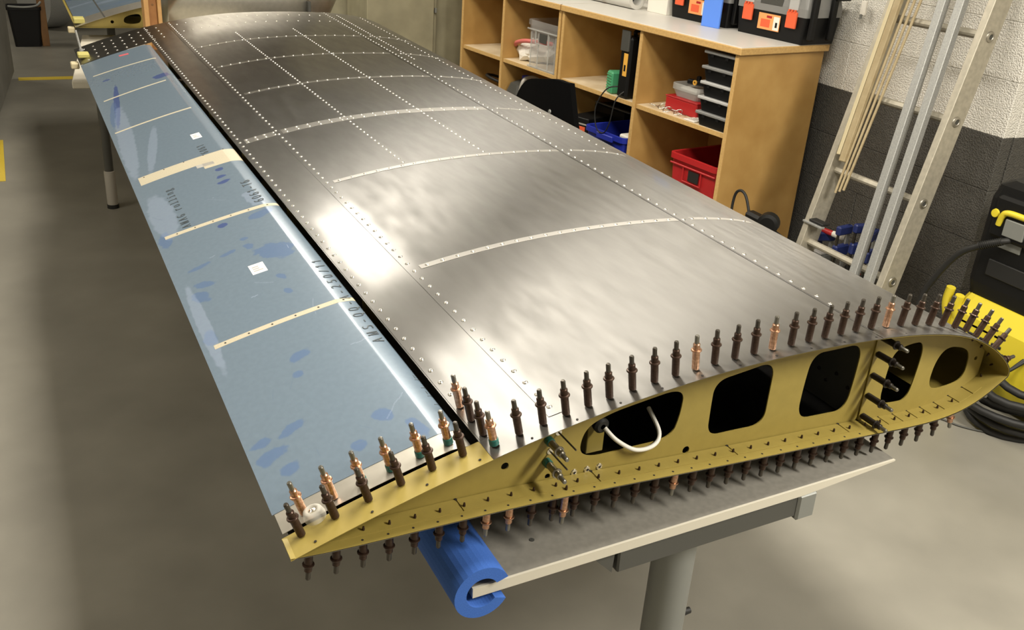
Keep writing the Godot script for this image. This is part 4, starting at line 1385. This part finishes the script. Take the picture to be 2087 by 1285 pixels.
func build_right_side() -> void:
	var l := thing("ladder", "aluminium ladder with round rungs leaning on the block wall", "ladder", lean(0.0, -2.56))
	obj("stile", bar_between(lean(0, -2.315), lean(1.7, -2.42), 0.03, 0.09), m.ladder_alu, l)
	obj("stile", bar_between(lean(0, -2.77), lean(1.7, -2.86), 0.03, 0.09), m.ladder_alu, l)
	for k in 5:
		var y := 0.33 + 0.3 * k
		var z0 := -2.315 - 0.062 * y
		var z1 := -2.77 - 0.053 * y
		var a := lean(y, z0 + 0.016)
		var b := lean(y, z1)
		var st := mb()
		add_box(st, Vector3(0, a.distance_to(b) / 2, 0), Vector3(0.03, a.distance_to(b), 0.026), rod_xf(a, b), 0.006)
		obj("rung", st, m.ladder_alu, l)
		obj("rung_end", lathe([Vector2(0.009, 0.004), Vector2(0.012, 0.006), Vector2(0.019, 0.004), Vector2(0.0205, 0.0)], 18, Transform3D(Basis(Vector3(1, 0, 0), Vector3(0, 0, 1), Vector3(0, -1, 0)), a + Vector3(0, 0, 0.0))), m.alu_dull, l)
		obj("rung_bore", lathe([Vector2(0.0105, 0.0028), Vector2(0, 0.003)], 14, Transform3D(Basis(Vector3(1, 0, 0), Vector3(0, 0, 1), Vector3(0, -1, 0)), a)), m.frame_dark, l)
	rebase(l, lean(0.0, -2.56))
	# two galvanised bars
	for k in 2:
		var zb: float = [-2.41, -2.335][k]
		var zt: float = [-2.62, -2.54][k]
		var b := thing("steel_bar", ["galvanised square bar leaning on the ladder, next to the wooden battens", "galvanised square bar leaning on the ladder, next to the near stile"][k], "bar", lean(0.0, zb, 0.06), 0.0, "galvanised bars")
		obj("bar", bar_between(lean(0.0, zb, 0.06), lean(1.62, zt, 0.06), 0.034, 0.03), m.galvanised, b)
		rebase(b, lean(0.0, zb, 0.06))
	var battens := [[0.69, -2.765, -2.85, 0.018, "grey-brown weathered wooden batten leaning on the ladder's far stile", "m"], [0.67, -2.735, -2.825, 0.03, "pale wide wooden batten leaning inside the ladder's far stile", "p"]]
	for k in 2:
		var q: Array = battens[k]
		var b := thing("wooden_batten", q[4], "batten", lean(q[0], q[1], 0.05), 0.0, "wooden battens")
		obj("batten", bar_between(lean(q[0], q[1], 0.05), lean(1.65, q[2], 0.05), q[3], 0.02), m.pale_wood if k else m.cream_wood, b)
		rebase(b, lean(q[0], q[1], 0.05))
	for k in 3:
		var b := thing("thin_rod", "thin wooden rod leaning on the ladder, %s of three from the battens" % ["first", "second", "third"][k], "rod", lean(0.4, -2.76 + 0.02 * k, 0.05), 0.0, "thin rods")
		var st := mb()
		add_rod(st, lean(0.55 + 0.01 * k, -2.71 + 0.017 * k, 0.045), lean(1.65, -2.77 + 0.033 * k, 0.045), 0.0055, 8)
		obj("rod", st, m.pale_wood, b)
		rebase(b, lean(0.55 + 0.01 * k, -2.71 + 0.017 * k, 0.045))
	# bar clamps standing at the ladder's foot
	var spots := [[3.06, -2.9, 0.29, 0.3], [3.07, -2.84, 0.33, -0.3], [3.05, -2.74, 0.40, 0.1], [3.1, -2.68, 0.42, -0.2], [3.05, -2.6, 0.43, 0.5], [3.12, -2.62, 0.4, -0.4]]
	for k in 6:
		var q: Array = spots[k]
		var c := thing("bar_clamp", "blue screw clamp with steel bar standing at the ladder foot, %s from the shelf" % ordinal(k + 1), "clamp", Vector3(q[0], 0, q[1]), q[3], "blue bar clamps")
		obj("bar", box(Vector3(0, q[2] / 2, 0), Vector3(0.02, q[2], 0.008), 0.001), m.galvanised, c)
		obj("jaw", box(Vector3(-0.03, q[2] - 0.02, 0), Vector3(0.085, 0.04, 0.026), 0.008), m.blue_clamp, c)
		obj("sliding_jaw", box(Vector3(-0.03, q[2] - 0.11, 0), Vector3(0.085, 0.05, 0.028), 0.008), m.blue_clamp, c)
		var sc := mb()
		add_rod(sc, Vector3(-0.062, q[2] - 0.19, 0), Vector3(-0.062, q[2] - 0.03, 0), 0.006, 8)
		obj("screw", sc, m.plunger_dark, c)
		obj("grip", lathe([Vector2(0, 0), Vector2(0.012, 0.004), Vector2(0.013, 0.06), Vector2(0, 0.065)], 12, Transform3D(Basis(), Vector3(-0.062, q[2] - 0.25, 0))), m.red if k == 5 else m.rubber, c)
	var sw := thing("steel_block", "small grey steel block between the clamps at the ladder foot", "block", Vector3(3.0, 0, -2.8))
	obj("block", box(Vector3(0, 0.13, 0), Vector3(0.1, 0.26, 0.06), 0.006), m.frame_grey, sw)
	obj("block_cap", box(Vector3(0, 0.264, 0), Vector3(0.096, 0.008, 0.058), 0.002), m.grey_light, sw)
	sw = thing("marker_tool", "short red and white handled tool lying on the clamps", "tool", Vector3(3.03, 0.335, -2.86), 0.2)
	obj("red_handle", lathe([Vector2(0, 0), Vector2(0.012, 0.0), Vector2(0.012, 0.05), Vector2(0, 0.05)], 12, Transform3D(Basis(Vector3(1, 0, 0), Vector3(0, 0, 1), Vector3(0, -1, 0)), Vector3(0, 0, 0))), m.red, sw)
	obj("white_tip", lathe([Vector2(0.013, 0.05), Vector2(0.014, 0.1), Vector2(0.009, 0.11), Vector2(0, 0.11)], 12, Transform3D(Basis(Vector3(1, 0, 0), Vector3(0, 0, 1), Vector3(0, -1, 0)), Vector3(0, 0, 0))), m.paper, sw)
	sw = thing("hook_bracket", "dark flat bracket fixed across the ladder's lower far stile", "bracket", lean(0.42, -2.78, 0.03))
	obj("bracket_plate", box(Vector3(0, 0.0, 0.04), Vector3(0.04, 0.01, 0.08), 0.002), m.rubber, sw)
	obj("bracket_lip", box(Vector3(-0.02, -0.01, 0.03), Vector3(0.02, 0.008, 0.11), 0.001), m.galvanised, sw)
	var wc := thing("wall_clip", "small white plastic clip fixed high on the white block wall", "clip", Vector3(3.318, 1.2, -3.17))
	obj("plate", box(Vector3(0, 0.02, 0), Vector3(0.012, 0.06, 0.03), 0.003), m.paper, wc)
	obj("peg", box(Vector3(-0.008, -0.015, 0), Vector3(0.012, 0.02, 0.008), 0.002), m.frame_grey, wc)
	# black lamp with cord by the plywood end panel
	var b := thing("work_lamp", "black round-headed work lamp with looping cord beside the plywood end", "lamp", Vector3(2.6, 0, -2.8))
	obj("stand_base", lathe([Vector2(0, 0), Vector2(0.11, 0), Vector2(0.1, 0.02), Vector2(0.02, 0.035), Vector2(0, 0.035)], 20), m.rubber, b)
	obj("stand_pole", lathe([Vector2(0.012, 0.03), Vector2(0.012, 0.43)], 10), m.rubber, b)
	obj("lamp_head", lathe([Vector2(0, -0.03), Vector2(0.03, -0.028), Vector2(0.043, 0.0), Vector2(0.043, 0.04), Vector2(0.03, 0.046), Vector2(0, 0.046)], 20, Transform3D(Basis(Vector3(0, 1, 0), Vector3(-0.8, 0, 0.6), Vector3(0.6, 0, 0.8)), Vector3(0.0, 0.455, 0.06))), m.black_plastic, b)
	obj("lamp_neck", box(Vector3(0.0, 0.44, -0.01), Vector3(0.05, 0.05, 0.12), 0.012), m.black_plastic, b)
	obj("cord", tube(spline([Vector3(0, 0.44, -0.06), Vector3(0, 0.51, -0.1), Vector3(0, 0.525, -0.14), Vector3(0, 0.49, -0.17), Vector3(0, 0.38, -0.17), Vector3(0.02, 0.1, -0.15), Vector3(0.02, 0.01, -0.1)], 6), 0.006, 8), m.rubber, b)
	obj("cord", tube(spline([Vector3(0, 0.43, 0.08), Vector3(0.0, 0.415, 0.16), Vector3(0.0, 0.37, 0.24), Vector3(0.02, 0.2, 0.27), Vector3(0.02, 0.01, 0.26)], 6), 0.007, 8), m.rubber, b)
	# pressure washer
	var w := thing("pressure_washer", "black and yellow pressure washer in front of the wall end", "pressure washer", Vector3(3.14, 0, -1.9), -PI / 2)
	var st := mb()
	add_loft(st, [rrect(0.4, 0.26, 0.03, 0.36), rrect(0.42, 0.28, 0.03, 0.42), rrect(0.42, 0.28, 0.03, 0.73), rrect(0.39, 0.27, 0.03, 0.78), rrect(0.34, 0.22, 0.04, 0.8)])
	obj("housing", st, m.black_plastic, w)
	obj("front_panel", box(Vector3(-0.06, 0.49, 0.141), Vector3(0.16, 0.06, 0.01), 0.004), m.rubber, w)
	obj("emblem", box(Vector3(-0.08, 0.585, 0.141), Vector3(0.09, 0.03, 0.008), 0.003), m.frame_grey, w)
	st = mb()
	add_loft(st, [rrect(0.4, 0.3, 0.04, 0.05), rrect(0.46, 0.34, 0.05, 0.12), rrect(0.46, 0.34, 0.05, 0.3), rrect(0.4, 0.28, 0.05, 0.37)])
	obj("base", st, m.yellow, w)
	for r in 3:
		for k in 4:
			obj("vent_slot", box(Vector3(-0.15 + 0.05 * k, 0.24 + 0.032 * r, 0.166 - 0.004 * r), Vector3(0.04, 0.012, 0.016), 0.002), m.dark, w)
	for k in 2:
		obj("hook", tube(spline([Vector3(-0.225 + 0.045 * k, 0.2, 0.13), Vector3(-0.245 + 0.045 * k, 0.3, 0.16), Vector3(-0.24 + 0.045 * k, 0.37 - 0.015 * k, 0.165)], 6), 0.017, 10), m.yellow, w)
	obj("gun_body", box(Vector3(-0.075, 0.68, 0.145), Vector3(0.17, 0.15, 0.05), 0.02), m.black_plastic, w)
	obj("gun_screen", box(Vector3(-0.06, 0.655, 0.172), Vector3(0.08, 0.06, 0.01), 0.004), m.frame_grey, w)
	obj("trigger_ring", tube(spline([Vector3(-0.125, 0.655, 0.17), Vector3(-0.115, 0.69, 0.176), Vector3(-0.095, 0.706, 0.176), Vector3(-0.02, 0.706, 0.17)], 6), 0.011, 8), m.yellow, w)
	obj("button", lathe([Vector2(0.016, 0), Vector2(0.014, 0.008), Vector2(0, 0.009)], 16, Transform3D(Basis(Vector3(1, 0, 0), Vector3(0, 0, 1), Vector3(0, -1, 0)), Vector3(-0.147, 0.69, 0.168))), m.yellow, w)
	obj("carry_handle", tube(spline([Vector3(0.0, 0.78, 0.0), Vector3(0.0, 0.86, 0.0), Vector3(0.15, 0.86, 0.0), Vector3(0.15, 0.78, 0.0)], 5), 0.018, 8), m.black_plastic, w)
	for sx in [-1, 1]:
		obj("wheel", lathe([Vector2(0, 0), Vector2(0.07, 0.0), Vector2(0.08, 0.01), Vector2(0.08, 0.04), Vector2(0.07, 0.05), Vector2(0, 0.05)], 20, Transform3D(Basis(Vector3(0, 1, 0), Vector3(1, 0, 0), Vector3(0, 0, -1)), Vector3(sx * 0.2 - 0.025, 0.08, -0.12))), m.rubber, w)
	var h := thing("pressure_hose", "black hose arching from the pressure washer down behind the wing", "hose", Vector3(2.8, 0, -2.05))
	obj("hose", tube(spline([Vector3(0.2, 0.615, 0.08), Vector3(0.16, 0.61, 0.07), Vector3(0.14, 0.57, -0.0), Vector3(0.13, 0.51, -0.07), Vector3(0.13, 0.385, -0.14), Vector3(0.13, 0.29, -0.17), Vector3(0.13, 0.1, -0.18), Vector3(0.14, 0.014, -0.12)], 8), 0.0115, 10), m.rubber, h)
	var sleeve := mb()
	for k in 12:
		var p0 := Vector3(0.158, 0.608, 0.066).lerp(Vector3(0.14, 0.572, 0.002), k / 11.0)
		add_lathe(sleeve, [Vector2(0.0112, 0), Vector2(0.0145, 0.0008), Vector2(0.0145, 0.0036), Vector2(0.0112, 0.0044)], 12, rod_xf(p0, p0 + Vector3(-0.018, -0.036, -0.064)))
	obj("bend_sleeve", sleeve, m.rubber, h)
	# coil of hose and cables on the floor
	var q := thing("hose_coil", "thick black hose coiled on the floor beneath the pressure washer", "hose", Vector3(3.05, 0, -1.78))
	for k in 7:
		var pts := []
		var rad := 0.2 + 0.016 * (k % 3)
		for j in 25:
			var a := TAU * j / 24
			pts.append(Vector3(rad * cos(a) * 1.15, 0.02 + 0.03 * k + 0.012 * sin(a * 2 + k), rad * sin(a) * 0.8 + 0.01 * k))
		obj("loop", tube(pts, 0.014, 8), m.rubber, q)
	q = thing("power_lead", "black power lead hanging across the yellow washer base", "cord", Vector3(2.95, 0, -1.8))
	for k in 2:
		obj("lead", tube(spline([Vector3(-0.02, 0.2, 0.0), Vector3(0.06, 0.27, 0.02 + 0.01 * k), Vector3(0.16, 0.33 + 0.014 * k, 0.03), Vector3(0.3, 0.37, 0.0), Vector3(0.42, 0.2, 0.0), Vector3(0.4, 0.01, 0.02)], 6), 0.006, 8), m.rubber, q)
	q = thing("floor_cable", "thin grey cable curving over the floor in front of the hose coil", "cable", Vector3(2.6, 0.004, -1.7))
	obj("cable", tube(spline([Vector3(0.06, 0, -0.24), Vector3(0.135, 0, -0.187), Vector3(0.173, 0, -0.106), Vector3(0.24, 0, -0.04), Vector3(0.32, 0, -0.03)], 8), 0.0035, 6), m.frame_dark, q)


# ================================================================ far side of the workshop
func build_far_side() -> void:
	# lockers behind the leading edge
	var l := thing("metal_locker", "tall cream metal locker beside the far end of the shelf", "locker", Vector3(2.185, 0, -5.98))
	obj("carcass", box(Vector3(0.0, 0.95, -0.03), Vector3(0.46, 1.9, 0.4), 0.004), m.locker, l)
	obj("door", box(Vector3(-0.02, 0.95, 0.19), Vector3(0.44, 1.84, 0.02), 0.004), m.locker, l)
	obj("door_hinge", box(Vector3(0.213, 0.84, 0.19), Vector3(0.014, 0.03, 0.016), 0.002), m.frame_grey, l)
	l = thing("metal_locker", "narrow cream metal locker squeezed between the tall locker and the shelf", "locker", Vector3(2.51, 0, -5.9))
	obj("carcass", box(Vector3(0.02, 0.95, -0.2), Vector3(0.2, 1.9, 0.4), 0.004), m.locker, l)
	obj("door", box(Vector3(0.02, 0.95, 0.01), Vector3(0.19, 1.84, 0.02), 0.004), m.locker, l)
	l = thing("metal_locker", "cream metal locker standing farther back behind the far wing end", "locker", Vector3(1.86, 0, -6.5))
	obj("carcass", box(Vector3(0.0, 0.95, -0.05), Vector3(0.6, 1.9, 0.5), 0.004), m.locker, l)
	obj("door", box(Vector3(0.14, 0.95, 0.21), Vector3(0.3, 1.84, 0.02), 0.004), m.locker, l)
	obj("door", box(Vector3(-0.155, 0.95, 0.21), Vector3(0.28, 1.84, 0.02), 0.004), m.locker, l)
	# bright curved metal nose behind the wing root
	var s := thing("metal_shell", "curved bare aluminium shell standing behind the far wing end", "aircraft part", Vector3(1.1, 0.0, -5.2))
	var st := mb()
	var rings := []
	for i in 13:
		var f := float(i) / 12
		var x := lerpf(-0.42, 0.47, f)
		var r: float = 0.24 * (1.0 if f < 0.6 else sqrt(maxf(0.02, 1.0 - pow((f - 0.6) / 0.4, 2.4))))
		var ring := []
		for j in 24:
			var a := -TAU * j / 24
			ring.append(Vector3(x, 1.005 + r * sin(a), r * cos(a)))
		rings.append(ring)
	st.set_smooth_group(1)
	add_loft(st, rings)
	obj("shell", st, m.alu_dull, s)
	var seam := mb()
	for j in 24:
		var a := TAU * j / 24
		var b := TAU * (j + 1) / 24
		add_box(seam, Vector3(0.26, 1.005 + 0.234 * sin((a + b) / 2), 0.234 * cos((a + b) / 2)), Vector3(0.014, 0.05, 0.05), Transform3D.IDENTITY, 0.001)
	obj("seam_band", seam, m.frame_dark, s)
	for x in [-0.3, 0.2]:
		obj("cradle", box(Vector3(x + 0.02, 0.765, 0.0), Vector3(0.06, 0.006, 0.1), 0.004), m.pine, s)
	# timber post
	var p := thing("timber_post", "pine timber post with paler edge strips behind the far wing end", "post", Vector3(0.597, 0, -4.93), 0.1)
	obj("centre_board", box(Vector3(0.003, 1.162, 0), Vector3(0.04, 0.8, 0.03), 0.002), m.pine_dark, p)
	obj("edge_strip", box(Vector3(-0.028, 1.162, 0.008), Vector3(0.022, 0.8, 0.05), 0.002), m.pine, p)
	obj("edge_strip", box(Vector3(0.032, 1.162, 0.006), Vector3(0.018, 0.8, 0.05), 0.002), m.pine, p)
	obj("knot", lathe([Vector2(0.006, 0), Vector2(0, 0.001)], 10, Transform3D(Basis(Vector3(1, 0, 0), Vector3(0, 0, 1), Vector3(0, -1, 0)), Vector3(0.004, 0.985, 0.0152))), m.brown, p)
	# second wing beyond
	var w := thing("aircraft_wing", "second aluminium wing beyond the first, showing its yellow ribbed end", "aircraft wing")
	var dz := -4.35
	var dx := 0.062
	var dy := -0.045
	var upper := sheet(u_of(0.62), 1.0, 24, NEAR_Z, -2.2, 6)
	var u2 := obj("end_strip", sheet(u_of(0.62), 1.0, 24, NEAR_Z, -1.12, 2), m.alu_dull, w)
	var film := obj("filmed_skin", sheet(u_of(0.62), 0.995, 24, -1.12, -2.2, 4, 0.0), m.film, w)
	var low := obj("lower_skin", sheet(-1.0, -u_of(0.62), 14, NEAR_Z, -2.2, 4), m.primer, w)
	var rib_holes := [rounded([Vector2(0.445, 0.885), Vector2(0.445, 0.915), Vector2(0.48, 0.93), Vector2(0.525, 0.935), Vector2(0.53, 0.905), Vector2(0.515, 0.885)], 2), rounded([Vector2(0.57, 0.885), Vector2(0.565, 0.925), Vector2(0.57, 0.955), Vector2(0.61, 0.96), Vector2(0.61, 0.885)], 2)]
	var ring2 := PackedVector2Array()
	for k in 12:
		ring2.append(Vector2(0.39, 0.895) + Vector2.from_angle(TAU * k / 12) * 0.008)
	rib_holes.append(ring2)
	web_with_holes("end_rib", profile_polygon(0.235, 0.62, 0.0015), rib_holes, -0.95, 0.002, m.primer, w)
	obj("inner_rib", extruded_profile(0.3, 0.618, 0.004, -1.3), m.hole, w)  # dark sheet behind the rib holes, coloured as the unlit wing inside
	obj("seam_strip", sheet(u_of(0.36), u_of(0.353), 1, NEAR_Z, -2.2, 1, 0.001, 0.001), m.frame_dark, w)
	for c in w.get_children():
		c.position += Vector3(dx, dy, dz)
	rebase(w, Vector3(0.45, 0.8, -5.8))
	var tr := thing("trestle", "dark trestle under the second wing", "trestle", Vector3(0.6, 0, -6.0))
	obj("beam", box(Vector3(0.0, 0.77, 0.0), Vector3(0.5, 0.05, 0.06), 0.003), m.primer, tr)
	for x in [-0.1, 0.2]:
		obj("leg", box(Vector3(x, 0.37, 0.0), Vector3(0.04, 0.74, 0.05), 0.003), m.frame_dark, tr)
	var c := thing("wood_clamp", "yellow and cream block clamp on the second wing's trailing tip", "clamp", Vector3(0.29, 0.815, -5.36))
	obj("upper_jaw", box(Vector3(0.012, 0.036, 0), Vector3(0.05, 0.024, 0.08), 0.003), m.yellow_pale, c)
	obj("lower_jaw", box(Vector3(-0.028, -0.006, 0.03), Vector3(0.032, 0.026, 0.05), 0.003), m.cream_wood, c)
	# bin, board, drum and tube in the far aisle
	var b := thing("waste_bin", "black plastic waste bin in the far aisle beside the grey partition", "bin", Vector3(0.11, 0, -9.62))
	obj("tub", bin_shape(0.26, 0.2, 0.34, 0.004, 0.008, 0.8), m.black_plastic, b)
	obj("bin_liner", tube(spline([Vector3(-0.12, 0.345, 0.1), Vector3(0.0, 0.34, 0.12), Vector3(0.1, 0.35, 0.1), Vector3(0.14, 0.38, 0.08)], 5), 0.01, 6), m.frame_grey, b)
	b = thing("brown_board", "narrow brown board standing beside the black waste bin", "board", Vector3(0.25, 0, -9.58), 0.1)
	obj("board", box(Vector3(0, 0.3, 0), Vector3(0.06, 0.6, 0.05), 0.003), m.brown, b)
	b = thing("metal_drum", "large round galvanised metal drum at the end of the far aisle", "drum", Vector3(0.3, 0, -10.6), 0.5)
	obj("shell", lathe([Vector2(0, 0), Vector2(0.3, 0.0), Vector2(0.3, 0.22), Vector2(0.285, 0.225), Vector2(0.28, 0.21), Vector2(0, 0.21)], 32, Transform3D(Basis(Vector3(0, 0, 1), Vector3(1, 0, 0), Vector3(0, 1, 0)), Vector3(-0.1, 0.3, 0))), m.galvanised, b)
	b = thing("metal_tube", "horizontal bright metal tube above the black waste bin", "tube", Vector3(0.0, 0.37, -9.9))
	obj("tube", lathe([Vector2(0, 0), Vector2(0.035, 0), Vector2(0.035, 0.32), Vector2(0, 0.32)], 16, Transform3D(Basis(Vector3(0, 0, 1), Vector3(1, 0, 0), Vector3(0, 1, 0)), Vector3(-0.08, 0.03, 0))), m.galvanised, b)
